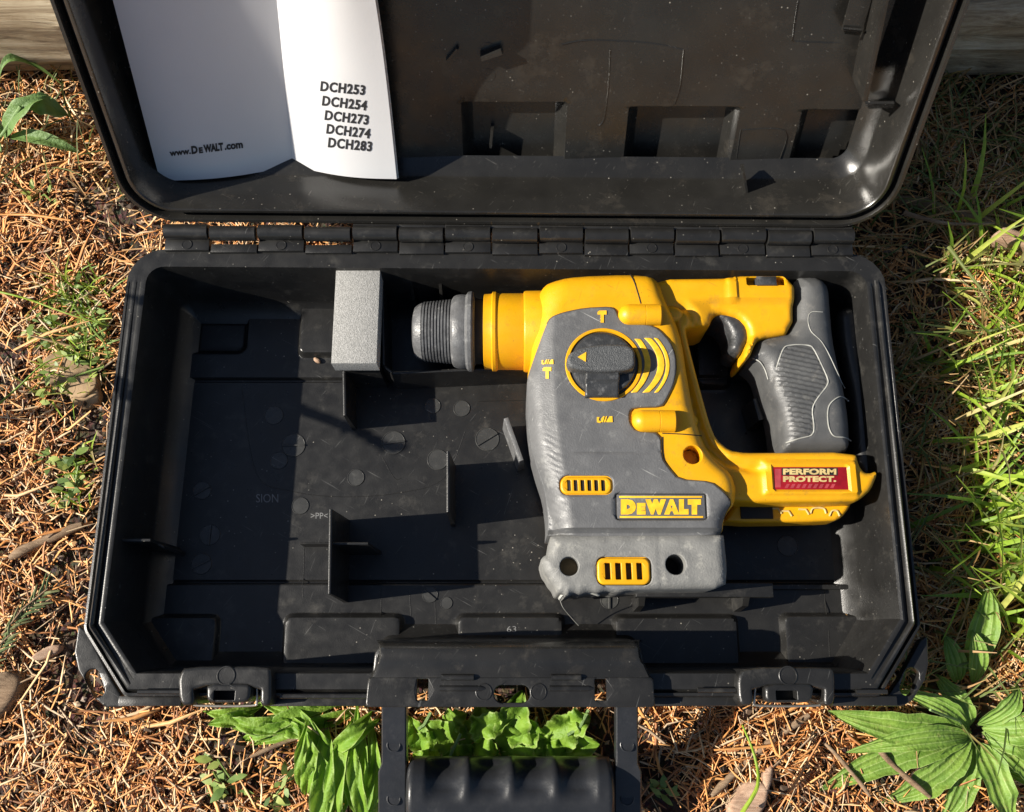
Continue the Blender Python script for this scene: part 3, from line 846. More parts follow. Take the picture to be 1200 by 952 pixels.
dents = [P(x, 927, .05)[0] for x in (521, 573, 625, 677)]
for i in range(xsn + 1):
    x = gx0 + (gx1 - gx0) * i / xsn
    e = min(i, xsn - i) / xsn * (gx1 - gx0)
    base = GR - .0035 * (1 - min(1, e / .003)) ** 2
    for k in range(nT):
        th = 2 * math.pi * k / nT                      # 0 = towards the case, 90 = up
        r = base
        for dc in dents:
            u = abs(x - dc) / .0118
            if u < 1:
                w = max(0, 1 - abs(((math.degrees(th) - 48 + 180) % 360) - 180) / 62.0)
                s_ = w * w * (3 - 2 * w)
                r -= .0046 * (1 - u ** 2.6) ** 1.3 * min(1, s_ * 1.9)
        V.append((x, gc[1] + r * math.cos(th), gc[2] + r * math.sin(th)))
for i in range(xsn):
    for k in range(nT):
        j = (k + 1) % nT; Fc.append((i * nT + k, i * nT + j, (i + 1) * nT + j, (i + 1) * nT + k))
Fc += [tuple(reversed(range(nT))), tuple(range(xsn * nT, (xsn + 1) * nT))]
mesh_obj('grip', V, [tuple(reversed(f)) for f in Fc], M['plastic_blue'], handle, 50)

# ------------------------------------------------------------ the lid, leaning back at 60 degrees
LA = math.radians(63)
EU = np.array([1, -.009, 0.0]); EU /= np.linalg.norm(EU)
EV = np.array([0, math.cos(LA), math.sin(LA)]); EV -= EU * EV.dot(EU); EV /= np.linalg.norm(EV)
EW = np.cross(EU, EV); LO = P(600, 260, .078)
def LW(u, v, w): return LO + EU * u + EV * v + EW * w
def UL(x, y, w):
    d = ray(x, y); k = (w - (CAM - LO).dot(EW)) / d.dot(EW); q = CAM + d * k - LO
    return np.array([q.dot(EU), q.dot(EV)])
lid = bpy.data.objects.new('lid', None); COL.objects.link(lid); lid.parent = case; lid.empty_display_size = .02; WORLD_LOC['lid'] = WORLD_LOC[case.name]
LP = [(-.2468, -.002), (.2418, -.002), (.2418, .272), (-.2468, .272)]; LR = [.034, .034, .03, .03]
LPROF = [(.012, -.054), (.006, -.050), (.002, -.030), (.0005, -.004), (0, .0), (.0006, .0012), (.0026, .0012), (.0034, -.0004), (.0036, -.006), (.0072, -.006), (.0076, .0006), (.0084, .0012), (.0098, .0012), (.0106, .0002), (.0125, -.018), (.0140, -.029), (.0150, -.0315), (.0235, -.0392), (.0250, -.0400)]
rings = []
for o, w in LPROF:
    L = corner_loop(LP, LR, o, 12); rings.append([LW(p[0], p[1], w) for p in L])
nv = len(rings[0]); V = [p for r in rings for p in r]; Fc = []
for k in range(len(rings) - 1):
    for i in range(nv):
        j = (i + 1) % nv; Fc.append((k * nv + i, k * nv + j, (k + 1) * nv + j, (k + 1) * nv + i))
Fc.append(tuple(reversed(range(nv))))
mesh_obj('lid_shell', V, Fc, M['plastic_lid'], lid, 40)
gk = corner_loop(LP, LR, .0054, 12)
v, f = tube_geo([LW(p[0], p[1], -.0052) for p in gk] + [LW(*gk[0], -.0052)], .0015, 6); mesh_obj('gasket', v, f, M['gasket'], lid, 60)
WF = -.0395
def lrect(x0, x1, y0, y1, w=WF):
    a = UL(x0, y1, w); b = UL(x1, y0, w); return a[0], b[0], a[1], b[1]
lrec = [(*lrect(548, 659, 122, 188), -.0095), (*lrect(735, 860, 128, 192), -.0095), (*lrect(931, 1022, 131, 190), -.0095)]
def lid_z(X, Y):
    z = np.full_like(X, WF)
    for a, b, c, d, h in lrec: z = z + h * bump_rect(X, Y, a, b, c - .004, d, .0045, .0025)
    z = z + .0004 * np.sin(X * 60) * np.sin(Y * 50 + 1)
    return z
xs = axis_lines(-.232, .227, .0035, [v for r in lrec for v in r[:2]], .0024); ys = axis_lines(.012, .255, .006, [v for r in lrec for v in r[2:4]] + [r[2] - .004 for r in lrec], .0024)
linner = corner_loop(LP, LR, .0185, 12)
grid_sheet(xs, ys, lid_z, lambda q: inside(q, [linner]), 'lid_panel', M['plastic_lid'], lid, xf=LW)
def lplate(name, a, b, w, h, th=.0016, shift=(0, 0)):
    """small rib standing on the lid panel between two measured points"""
    p = np.array([*UL(*a, w + h), 0.0]); q = np.array([*UL(*b, w + h), 0.0]); d = (q - p) / np.linalg.norm(q - p); s = np.array([-d[1], d[0], 0]) * th / 2
    v = []
    for c in (p, q):
        for sg in (-1, 1):
            for hh, k in ((w - .001, 1.2), (w + h, .6)):
                r = c + s * sg * k; v.append(LW(r[0], r[1], hh))
    return mesh_obj(name, v, [(0, 1, 5, 4), (2, 6, 7, 3), (1, 3, 7, 5), (0, 2, 3, 1), (4, 5, 7, 6)], M['plastic_lid'], lid)
lplate('lid_rib', (564, 70), (588, 62), WF, .006, .0045)
lplate('lid_rib', (524, 72), (536, 58), WF, .004, .002)
lplate('lid_rib', (577, 153), (575, 174), WF - .0095, .008, .0022)
lplate('lid_rib', (872, 203), (877, 236), WF + .012, .009, .0022)
lplate('lid_rib', (877, 237), (913, 238), WF + .020, .002, .0020)
def lline(pts, w=WF):
    out = []
    for q in catmull(pts, 4):
        u = UL(q[0], q[1], w); out.append(LW(u[0], u[1], w + .0001))
    tube('moulded_line', out, .00035, M['plastic_lid'], lid, 5)
lline([(715, 58), (713, 100), (708, 138), (702, 147)]); lline([(658, 52), (690, 47), (760, 50), (800, 58)]); lline([(801, 58), (797, 100), (790, 122)])
lline([(935, 0), (929, 42), (932, 48), (985, 50)]); lline([(868, 152), (863, 186)]); lline([(870, 152), (920, 153), (914, 186)])
for (x, y, r) in ((572, 58, .0045), (572, 88, .0045)):
    u = UL(x, y, WF); v, f = lathe_geo(LW(u[0], u[1], WF - .0005), EW, EU, [(0, r), (.0007, r), (.0009, r * .95), (.0009, r * .86), (.0006, r * .82)], 22); mesh_obj('mould_mark', v, f, M['plastic_lid'], lid, 30)
# document clip: a deep open pocket at the right end of the lid
def lbox(name, u0, u1, v0, v1, w0, w1, mat, b=.0012, slant=0.0):
    v, f = box_geo(u0, u1, v0, v1, w0, w1, b)
    v = [LW(x + (slant * (w1 - z)), y, z) for x, y, z in v]
    return mesh_obj(name, v, f, mat, lid, 35)
p0 = UL(1003, 98, -.016); p1 = UL(1040, 118, -.008); 
uL = UL(1016, 118, -.018)[0]
def quadplate(name, pts, th, mat):
    """flat thick panel given four lid-space corners (u,v,w)"""
    q = np.array([LW(*p) for p in pts]); n = np.cross(q[1] - q[0], q[3] - q[0]); n /= np.linalg.norm(n)
    v = list(q) + list(q - n * th)
    return mesh_obj(name, v, [(0, 1, 2, 3), (7, 6, 5, 4), (0, 4, 5, 1), (1, 5, 6, 2), (2, 6, 7, 3), (3, 7, 4, 0)], mat, lid)
def UW(x, y, w): u = UL(x, y, w); return (u[0], u[1], w)
a, b = UW(1002, 98, -.022), UW(1015, 122, -.014)
c, d = UW(1048, 0, -.014), UW(1032, -2, -.022)
quadplate('clip_cheek', [UW(1001, 97, -.030), UW(1014, 119, -.012), UW(1045, -30, -.012), UW(1027, -30, -.030)], .0015, M['plastic_lid'])
quadplate('clip_side', [UW(1014, 119, -.0125), (UW(1014, 119, -.0125)[0], UW(1014, 119, -.0125)[1], -.041), (UW(1045, -30, -.0125)[0], UW(1045, -30, -.0125)[1], -.041), UW(1045, -30, -.0125)], .0015, M['plastic_lid'])
quadplate('clip_base', [UW(1014, 119, -.012), UW(1048, 119, -.012), UW(1047, 124, -.016), UW(1018, 125, -.016)], .0015, M['plastic_lid'])
quadplate('clip_wall', [UW(1015, 119, -.0125), UW(1046, 119, -.0125), UW(1050, 116, -.036), UW(1012, 116, -.038)], .0012, M['plastic_lid'])
quadplate('clip_tongue', [UW(987, 36, -.028), UW(1010, 38, -.028), UW(1030, -30, -.028), UW(1005, -30, -.028)], .0020, M['plastic_lid'])
quadplate('clip_tongue', [UW(990, 40, -.034), UW(1008, 42, -.034), UW(1010, 36, -.026), UW(988, 34, -.026)], .0010, M['plastic_lid'])

# ============================================================ foam block
z = .067
fx0, fx1, fy0, fy1 = rect_px(388, 445.5, 317, 426, z)
foam = thing('foam_block', 'light grey rectangular foam block standing in the case left of the drill nose', 'foam block', ((fx0 + fx1) / 2, (fy0 + fy1) / 2, .052))
box('foam_body', fx0, fx1, fy0, fy1, .052, z, M['foam'], foam, .0005)
box('foam_seat', fx0 + .003, fx1 - .001, fy0 + .0015, fy1, .006, .0518, M['plastic'], case, .0004)

# crumb on the case floor
c = P(372, 423, .0092)
sd = MB(); v, f = lathe_geo((c[0] - .0022, c[1] + .0016, c[2] + .0012), (1, -.8, 0), (0, 0, 1), [(0, .0005), (.001, .0014), (.003, .0016), (.0048, .0012), (.0056, .0003)], 8); sd.add(v, f)
tag(sd.build('seed', M['chip'], None, 40), 'tiny tan seed husk on the case floor below left of the foam block', 'seed')

# ============================================================ instruction booklet in the lid
booklet = thing('instruction_booklet', 'white instruction booklet opened flat inside the lid, its right page curling up', 'booklet', tuple(LW(-.14, .02, WF)))
def lerp(a, b, t): return a + (b - a) * t
vb_f = UL(343, 196, WF + .002); vt_f = UL(324, -2, WF + .001)
vb_l = UL(188, 211, WF + .0145); vt_l = UL(133, 0, WF + .0150)
vb_r = UL(465, 209, WF + .015); vt_r = UL(440, 0, WF + .031)
def edge(vb, vt, v): return vb[0] + (v - vb[1]) / (vt[1] - vb[1]) * (vt[0] - vb[0])
def prr(v): t = (v - vb_r[1]) / (vt_r[1] - vb_r[1]); return .0150 + .003 * t + .013 * np.clip(t, 0, 1.05) ** 3
def pll(v): t = (v - vb_l[1]) / (vt_l[1] - vb_l[1]); return .0145 + .0005 * t
def page_w(u, v):
    uf, ul_, ur = edge(vb_f, vt_f, v), edge(vb_l, vt_l, v), edge(vb_r, vt_r, v)
    if u < uf:
        s = (uf - u) / (uf - ul_); return WF + .001 + pll(v) * (.38 * math.sin(s * math.pi) + s ** 1.2)
    s = (u - uf) / (ur - uf); return WF + .001 + prr(v) * (.36 * math.sin(s * math.pi) + s ** 1.3)
def page_px(x, y, lift=.0003):
    w = WF + .005
    for _ in range(12): u = UL(x, y, w); w = .5 * w + .5 * (page_w(u[0], u[1]) + lift)
    return LW(u[0], u[1], w)
def page(name, s0, s1, off, th, mat, inset=0):
    V, Fc = [], []; nS, nTt = 26, 24
    for j in range(nTt + 1):
        t = j / nTt * 1.62
        for i in range(nS + 1):
            s = s0 + (s1 - s0) * i / nS
            vf = vb_f[1] + t * (vt_f[1] - vb_f[1]); vl = vb_l[1] + t * (vt_l[1] - vb_l[1]); vr = vb_r[1] + t * (vt_r[1] - vb_r[1])
            if s < 0:
                v = lerp(vf, vl, (-s) ** 1.15); u = lerp(edge(vb_f, vt_f, v), edge(vb_l, vt_l, v), -s * (1 - inset))
            else:
                v = lerp(vf, vr, s ** 1.2); u = lerp(edge(vb_f, vt_f, v), edge(vb_r, vt_r, v), s * (1 - inset))
            V.append((u, v, page_w(u, v) + off))
    W_ = nS + 1
    for j in range(nTt):
        for i in range(nS):
            a = j * W_ + i; Fc.append((a, a + 1, a + W_ + 1, a + W_))
    n0 = len(V); V2 = [(u, v, w - th) for u, v, w in V]; F2 = [tuple(reversed([i + n0 for i in q])) for q in Fc]
    bd = [j * W_ for j in range(nTt + 1)]; br = [j * W_ + nS for j in range(nTt + 1)]; bb = list(range(W_)); bt = [nTt * W_ + i for i in range(W_)]
    F3 = []
    for L, rev in ((bb, 0), (br, 0), (bt, 1), (bd, 1)):
        for a, b in zip(L[:-1], L[1:]):
            q = (a, a + n0, b + n0, b) if not rev else (b, b + n0, a + n0, a); F3.append(q)
    return mesh_obj(name, [LW(*p) for p in V + V2], Fc + F2 + F3, mat, booklet, 50)
page('left_page', 0, -1, 0, .0002, M['paper']).data.flip_normals()
page('right_page', 0, 1, 0, .0002, M['paper'])
for k in range(1, 5): page('inner_page', 0, 1, -.00035 * k, .00015, M['pages'], -.006 * k * (1 if k % 2 else .5))
page('inner_page', 0, -1, -.0005, .0002, M['pages'], .01).data.flip_normals()
def pq(x00, y00, x10, y10, h):
    """unit box -> booklet surface; baseline from (x00,y00) to (x10,y10), height h pixels"""
    L_ = math.hypot(x10 - x00, y10 - y00); nx_, ny_ = (y10 - y00) / L_, -(x10 - x00) / L_
    return lambda a, b: page_px(x00 + (x10 - x00) * a + nx_ * h * b, y00 + (y10 - y00) * a + ny_ * h * b)
for i, (s, x0, y0, x1, y1) in enumerate([('DCH253', 375, 107, 427, 112), ('DCH254', 377, 124, 429, 130), ('DCH273', 380, 141, 431, 147), ('DCH274', 382, 157, 433, 163), ('DCH283', 384, 173, 435, 178)]):
    lettering('printed_text', [(s, 0, 1, 0, 1, .035)], pq(x0, y0, x1, y1, 12), M['ink'], booklet, 1.14)
lettering('printed_text', [('www.', 0, .29, .04, .60, .04), ('D', .30, .385, 0, 1, .06), ('E', .40, .455, 0, .74, .06), ('WALT', .465, .735, 0, 1, .06), ('.com', .75, 1, .02, .72, .04)], pq(199, 184, 285, 174, 9.5), M['ink'], booklet)

# ============================================================ the rotary hammer
drill = thing('rotary_hammer', 'used yellow and grey cordless rotary hammer lying on its side in the open case', 'rotary hammer', (.085, .03, .02))
BT = .080
M['seam'] = simple('dark brown seam', (.10, .06, .02), .8)  # dark brown colour of the thin line traced round the overmould
def pix_of(x, y, z=0.0):
    v = np.array([x, y, z]) - CAM; dz = v.dot(_F); return 600 + FPX * v[0] / dz, 476 - FPX * v.dot(_U) / dz
hous_px = [(630, 345), (636, 333), (643, 327), (680, 322), (735, 320), (764, 322), (773, 330), (780, 350), (792, 374), (800, 400), (806, 440), (813, 480), (824, 518), (840, 540), (858, 554), (864, 572), (862, 590), (852, 602), (848, 616), (848, 682),
           (700, 684), (660, 680), (650, 660), (652, 640), (652, 612), (647, 600), (642, 572), (633, 545), (626, 520), (622, 490), (620, 460), (618, 438), (622, 420)]
hous = XY(hous_px, BT - .004)
hf_px = [(x - 3.5, y) if (x < 660 and y > 437.5) else ((x + 1, y + 8) if y > 660 else (x, y)) for x, y in hous_px]
lp_h = resample(chaikin(XY(hf_px, BT - .004), 1), .002)
if area(lp_h) < 0: lp_h = lp_h[::-1]
RB = .0095
CRE = np.array(XY([(668, 300), (650, 372), (648, 400), (651, 470), (656, 520), (664, 570), (672, 620), (672, 700)], BT))
def hb(q):
    d = seg_dist(q, [lp_h]); ins = inside(q, [lp_h]); d = np.where(ins, d, 0)
    q = np.asarray(q)
    tilt = -.05 * np.clip(-.012 - q[:, 0] + .05, 0, .05) 
    xc = np.interp(-q[:, 1], -CRE[:, 1], CRE[:, 0])
    low = -.34 * np.clip(xc - q[:, 0], 0, .02) - .0062 * sstep(-q[:, 1], -P(700, 621, BT)[1], .0012)
    return BT + low + rnd_prof(np.maximum(d, .0004), RB) + tilt * 0.6
holeA = circle(*P(812, 533, BT)[:2], .0056, 22)
hB = circle(*P(667, 664, .075)[:2], .0058, 22); hC = circle(*P(791.5, 662, .075)[:2], .0062, 22)
v2_ = P(731, 669.5, .075)
o, hh = pillow('motor_housing', hous, 0, .018, .0008, M['yellow'], drill, holes=[holeA, hB, hC, rrect(v2_[0] - .015, v2_[0] + .015, v2_[1] - .007, v2_[1] + .007, .003, 4)], hfun=hb, grid=.0035)
for (cx, cy) in ():
    pass
# grey overmould
om_px = [(645, 372), (660, 366.5), (685, 361.5), (716, 360), (722, 364), (725, 373), (733, 380), (760, 381), (772, 386), (785, 400), (792, 417), (792.5, 435), (789, 452), (780, 470), (775, 477), (742, 478), (737, 484), (738, 497), (746, 506), (774, 508), (775.5, 537), (783, 548), (795, 562),
         (833, 565), (845, 574), (859, 588), (852, 601), (848, 616), (851, 627), (642, 628), (643, 605), (639, 572), (630, 545), (623, 520), (619, 490), (617.5, 460), (618, 438), (625, 418), (634, 395), (640, 380)]
om = XY(om_px, BT + .0006)
def cut_h(cx, cy, w, h, r, z=BT):
    c = P(cx, cy, z); W = w / 1100 * .55; H = h / 1100 * .55
    return rrect(c[0] - W / 2, c[0] + W / 2, c[1] - H / 2, c[1] + H / 2, r, 5)
dialc = P(707, 428, BT)[:2]
def wrinkle(q, d):
    x, y = q[:, 0], q[:, 1]
    left = np.clip((P(672, 500, BT)[0] - x) / .016, 0, 1)
    low = np.clip((P(600, 490, BT)[1] - y) / .03, 0, 1)
    s = 1.5 * np.sin((y * 1.0 + .3 * x) * 2 * math.pi / .0036 + 2.5 * np.sin(x * 260) + 1.5 * np.sin(y * 190))
    seam = -.0008 * np.exp(-((y - P(700, 531 , BT)[1] - .02 * (x - .03)) / .0005) ** 2)
    return .00022 * s * left * low + seam + .00015 * np.sin(x * 90 + 1) * np.sin(y * 75)
logo_hole = cut_h(774.5, 594, 108, 31, .0016)
v1_hole = cut_h(687, 569, 63, 23, .0045)
_, omh = pillow('overmould', om, 0, .022, .0010, M['grey'], drill, holes=[circle(dialc[0], dialc[1], .0225, 48), logo_hole, v1_hole], hfun=lambda q: hb(q) + .0014, detail=wrinkle, grid=.0013, step=.0013)
omc = resample(chaikin(om, 1), .0018); gap = []
for p in omc:
    px_, py_ = pix_of(p[0], p[1], BT)
    if (px_ > 640 and py_ < 500) or px_ > 738: gap.append((p[0], p[1], float(hb([p])[0]) + .0006))
    elif gap and len(gap) < 4: gap = []
i0 = max(range(len(gap)), key=lambda i: np.linalg.norm(np.array(gap[i]) - np.array(gap[i - 1]))); gap = gap[i0:] + gap[:i0]
tube('part_gap', [g for g in gap if pix_of(g[0], g[1], BT)[1] < 610], .0004, M['seam'], drill, 5)
# lower worn edge
dc_px = [(646, 626), (700, 624), (848, 624), (851, 640), (853, 664), (850, 690), (790, 691), (740, 692.5), (725, 694), (712, 692), (700, 696), (690, 694), (680, 698), (672, 695), (663, 699), (659, 695), (653, 695), (650, 687), (644, 683), (642, 676), (636, 670), (633, 657), (637, 652), (641, 650), (643, 640)]
rr_ = random.Random(3)
dc = XY([(x + rr_.uniform(-1, 1), y + rr_.uniform(-1, 1)) for x, y in dc_px], .072)
hB = circle(*P(667, 664, .075)[:2], .0056, 22); hC = circle(*P(791.5, 662, .075)[:2], .0060, 22)
v2 = cut_h(731, 669.5, 64, 33, .004, .075)
pillow('worn_lower_edge', dc, .0765, .024, .007, M['dustgrey'], drill, holes=[hB, hC, v2], grid=.0016, hole_r=.0006,
       detail=lambda q, d: .00014 * np.sin(q[:, 0] * 420 + 3 * np.sin(q[:, 1] * 300)) * np.sin(q[:, 1] * 380) - .0005 * np.exp(-((q[:, 0] - P(774, 660, .076)[0]) / .0004) ** 2))
for (h, zz, mt) in ((hB, .066, 'brass'), (hC, .050, 'dark')):
    c = h.mean(0); lathe('screw_recess', (c[0], c[1], zz - .01), (0, 0, 1), [(0, .0075), (.01, .0075)], M[mt], drill, 20)
# vents
def vent(cx, cy, w, h, n, z, slant):
    c = P(cx, cy, z); k = .55 / 1100; W = w * k; H = h * k
    holes = []
    sw = W * .80 / n
    for i in range(n):
        x = c[0] - W * .40 + sw * (i + .5)
        r = rrect(x - sw * .27, x + sw * .27, c[1] - H * .31, c[1] + H * .31, .0004, 3)
        r[:, 0] += (r[:, 1] - c[1]) * slant
        holes.append(r)
    ob, _ = pillow('vent_grille', rrect(c[0] - W / 2, c[0] + W / 2, c[1] - H / 2, c[1] + H / 2, .0042, 5), z, z - .006, .0014, M['yellow'], drill, holes=holes, grid=.002, step=.001, smooth_it=0, hole_r=.0004)
    box('vent_interior', c[0] - W * .44, c[0] + W * .44, c[1] - H * .40, c[1] + H * .40, z - .009, z - (.0009 if cy < 600 else .0035), M['dark'], drill)
    return ob
vent(687, 569, 61, 21, 6, BT + .0012, -.03)
vent(731, 669.5, 62, 31, 4, .0772, -.02)
# name plate
c0 = P(774.5, 594, BT); k = .55 / 1100
box('plate_bed', c0[0] - 56 * k, c0[0] + 56 * k, c0[1] - 17 * k, c0[1] + 17 * k, BT - .004, BT + .0002, M['dark'], drill, .0001)
box('name_plate', c0[0] - 52 * k, c0[0] + 52 * k, c0[1] - 14.3 * k, c0[1] + 14.3 * k, BT - .004, BT + .0006, M['grey'], drill, .0003)
zp = BT + .0008
pr = []
for (yy, hh_) in ((582.5, 2.2), (606, 2.2)):
    a = P(774.5, yy, zp)
    box('plate_line', c0[0] - 49 * k, c0[0] + 49 * k, a[1] - hh_ / 2 * k, a[1] + hh_ / 2 * k, zp - .0006, zp + .0001, M['print_yellow'], drill, .0001)
def word(a, b): p = P(727.5 + 94 * a, 603.2 - 18 * b, zp); return (p[0], p[1], zp)
lettering('brand_lettering', [('D', 0, .19, 0, 1, .12), ('E', .20, .31, 0, .76, .12), ('W', .305, .565, 0, 1, .12), ('A', .54, .73, 0, 1, .12), ('L', .725, .845, 0, 1, .12), ('T', .835, 1, 0, 1, .12)], word, M['print_yellow'], drill)

# frame with hand opening and battery foot
FT = .070
fr_px = [(768, 326), (858, 325), (862, 323), (872, 322), (932, 322), (932.5, 387), (892, 394), (885, 404), (880, 417), (874, 421), (872, 417), (875, 405), (880, 394), (878, 380), (868, 369), (850, 364), (838, 366), (833, 380), (804, 382), (806, 395), (812, 420), (822, 458), (832, 494), (840, 514), (856, 527), (876, 530),
         (1004, 529), (1008, 545), (1014, 553), (1022, 554), (1029, 551), (1029, 558), (1022, 574), (1012, 583), (1004, 588), (862, 589), (838, 580), (790, 566), (770, 520), (760, 440), (755, 350)]
fr = XY(fr_px, FT - .001)
lipd = None
def fr_detail(q, d):
    x, y = q[:, 0], q[:, 1]
    # raised lip round the hand opening, shallow channel beside it
    near = (np.abs(x - P(830, 450, FT)[0]) < .045)
    lip = XY([(800, 372), (806, 400), (813, 425), (823, 462), (833, 497), (842, 517), (858, 530), (880, 536), (1000, 536)], FT)
    dl = np.full(len(q), 9.0)
    L = np.array(lip)
    for a, b in zip(L[:-1], L[1:]):
        ab = b - a; t = (((q - a) @ ab) / (ab @ ab)).clip(0, 1); dl = np.minimum(dl, np.linalg.norm(q - a - t[:, None] * ab, axis=1))
    k = np.clip((P(900, 500, FT)[0] - x) / .01, 0, 1)
    ch = -.0035 * np.exp(-((dl - .0068) / .0028) ** 2) * k
    # underside step of the top bar
    bar = -.004 * sstep(-y, -P(850, 352, FT)[1] , .004) * sstep(y, P(850, 398, FT)[1], .008) * sstep(x, P(822, 352, FT)[0], .014)
    rib = .0014 * bump_rect(x, y, P(853, 340, FT)[0], P(864, 340, FT)[0], P(853, 352, FT)[1], P(853, 322, FT)[1] + .01, .0012)
    foot = .0022 * bump_rect(x, y, P(902, 560, FT)[0] - .004, P(996, 560, FT)[0] + .004, P(902, 578, FT)[1] - .001, P(902, 543, FT)[1] + .001, .0016)
    inset = -.0016 * bump_rect(x, y, P(905, 560, FT)[0], P(993, 560, FT)[0], P(902, 575, FT)[1], P(902, 546, FT)[1], .0008)
    return ch + bar + rib + foot + inset
sw_hole = np.array(XY([(873, 324), (921, 324), (921, 335), (873, 335)], FT))[::-1]
pillow('frame', fr, FT, .028, .0045, M['yellow'], drill, holes=[holeA, cut_h(898, 329.5, 50, 11, .001, FT)], detail=fr_detail, grid=.0017, step=.0014, hole_r=.0005)
box('switch_bed', P(872, 330, FT)[0], P(924, 330, FT)[0], P(898, 336, FT)[1], P(898, 323, FT)[1], FT - .014, FT - .008, M['yellow'], drill)
box('direction_switch', P(887, 330, FT)[0], P(910, 330, FT)[0], P(898, 335, FT)[1], P(898, 324, FT)[1], FT - .01, FT + .0012, M['black'], drill, .0012)
lathe('screw_recess', (*holeA.mean(0), .045), (0, 0, 1), [(0, .0075), (.02, .0075)], M['yellow'], drill, 20)
# battery rails under the foot
rl = XY([(864, 586), (1000, 586), (996, 596), (988, 606), (978, 611), (850, 613), (853, 602)], .049)
pillow('battery_rail', rl, .049, .030, .003, M['yellow'], drill, grid=.004, holes=[np.array(XY([(874, 591), (900, 591), (902, 603), (870, 604)], .049))[::-1]], hole_r=.0004)
box('rail_gap', P(868, 600, .05)[0], P(906, 600, .05)[0], P(880, 608, .05)[1], P(880, 588, .05)[1], .040, .050, M['dark'], drill)
for x0, x1, yy, kind in ((905, 916, 599, 0), (916, 928, 602, 0), (936, 948, 600, 0), (950, 968, 599, 1), (972, 984, 602, 1)):
    z_ = .0494
    if kind: q = catmull([(x0, yy + 3), (x0 + 3, yy - 3), (x1 - 3, yy - 3), (x1, yy + 3)], 5)
    else: q = [(x0, yy - 3), (x1 - 4, yy - 3), (x1, yy + 3)]
    tube('rail_symbol', [P(a, b, z_) for a, b in q], .0006, M['gold'], drill, 5)
# sticker
zs = FT + .0009
stk = rect_px(906.5, 992, 547.5, 574, zs)
box('warning_sticker', *stk, zs - .0008, zs, M['red'], drill, .0001)
def stf(a, b): p = P(906.5 + 85.5 * a, 574 - 26.5 * b, zs + .00015); return (p[0], p[1], zs + .00015)
lettering('sticker_lettering', [('PERFORM', .13, .86, .66, .93, .05), ('PROTECT.', .13, .86, .34, .60, .06)], stf, M['gold'], drill)
def quad(name, pts, mat, z_=zs + .0001):
    V = [stf(*p) for p in pts]; V = [(x, y, z_) for x, y, z in V]; return V
mb = MB()
for i in range(9):
    a = .15 + i * .078
    mb.add(quad('s', [(a, .07), (a + .045, .07), (a + .075, .25), (a + .03, .25)], None), [(0, 1, 2, 3)])
mb.add(quad('s', [(.02, .10), (.10, .10), (.10, .92), (.02, .92)], None), [(0, 1, 2, 3)])
mb.build('sticker_stripes', M['pink'], drill)
mb = MB(); mb.add(quad('s', [(.11, .63), (.88, .63), (.88, .96), (.11, .96)], None, zs + .00007), [(0, 1, 2, 3)])
mb.build('sticker_band', M['dark'], drill)

# grip
GT = .0675
gr_px = [(931, 322), (955, 321), (966, 325), (974, 334), (976, 360), (979, 395), (985, 425), (993, 458), (998, 492), (999, 526), (985, 529), (930, 529), (918, 527), (917, 503), (912, 478), (905, 462), (900, 445), (896, 432), (889, 424), (880, 418),
         (885, 405), (891, 395), (932, 387)]
grp = XY(gr_px, GT - .004)
leafp = XY([(908, 436), (917, 410), (925, 405), (947, 405), (955, 412), (969, 442), (969, 452), (955, 470), (952, 490), (953, 506), (948, 512), (936, 514), (921, 518), (920, 500), (914, 478), (906, 456)], GT)
leafloop = np.array(leafp); 
if area(leafloop) < 0: leafloop = leafloop[::-1]
def grip_detail(q, d):
    ins = inside(q, [leafloop]); dd = seg_dist(q, [leafloop])
    k = np.where(ins, np.clip(dd / .0015, 0, 1), 0)
    s = np.sin((q[:, 1] + .22 * q[:, 0]) * 2 * math.pi / .0031)
    groove = -.0006 * np.exp(-(dd / .0007) ** 2)
    return .00055 * s * k * np.clip((d - .003) / .004, 0, 1) + groove
_, gh = pillow('grip', grp, GT, .026, .0125, M['grip'], drill, detail=grip_detail, grid=.0011, step=.0013)
def on_grip(pts, off=.0002):
    out = []
    for q in catmull(pts, 5):
        p = P(q[0], q[1], GT - .002)
        for _ in range(4): z_ = float(gh([p[:2]])[0]); p = P(q[0], q[1], z_)
        out.append((p[0], p[1], z_ + off))
    return out
for pts, rad in (([(910, 431), (917, 411), (925, 405), (947, 405), (955, 412), (969, 442), (969, 452), (956, 470), (952, 482), (954, 500), (951, 510), (937, 514), (921, 519)], .00045),
                 ([(964, 366), (951, 366), (947, 374), (950, 388), (963, 401), (974, 421), (986, 448), (990, 455)], .0003),
                 ([(994, 470), (985, 465), (974, 472), (970, 482), (971, 500), (977, 511), (990, 513), (997, 517)], .0004),
                 ([(881, 420), (890, 424), (896, 433), (900, 445)], .0004)):
    tube('grip_piping', on_grip(pts), rad, M['worn'], drill, 6)
# trigger
tr = XY([(836, 366), (850, 363), (868, 368), (878, 379), (880, 394), (874, 408), (868, 414), (856, 409), (858, 396), (855, 386), (848, 376), (838, 372)], .062)
pillow('trigger', tr, .062, .030, .0055, M['black'], drill, grid=.002)

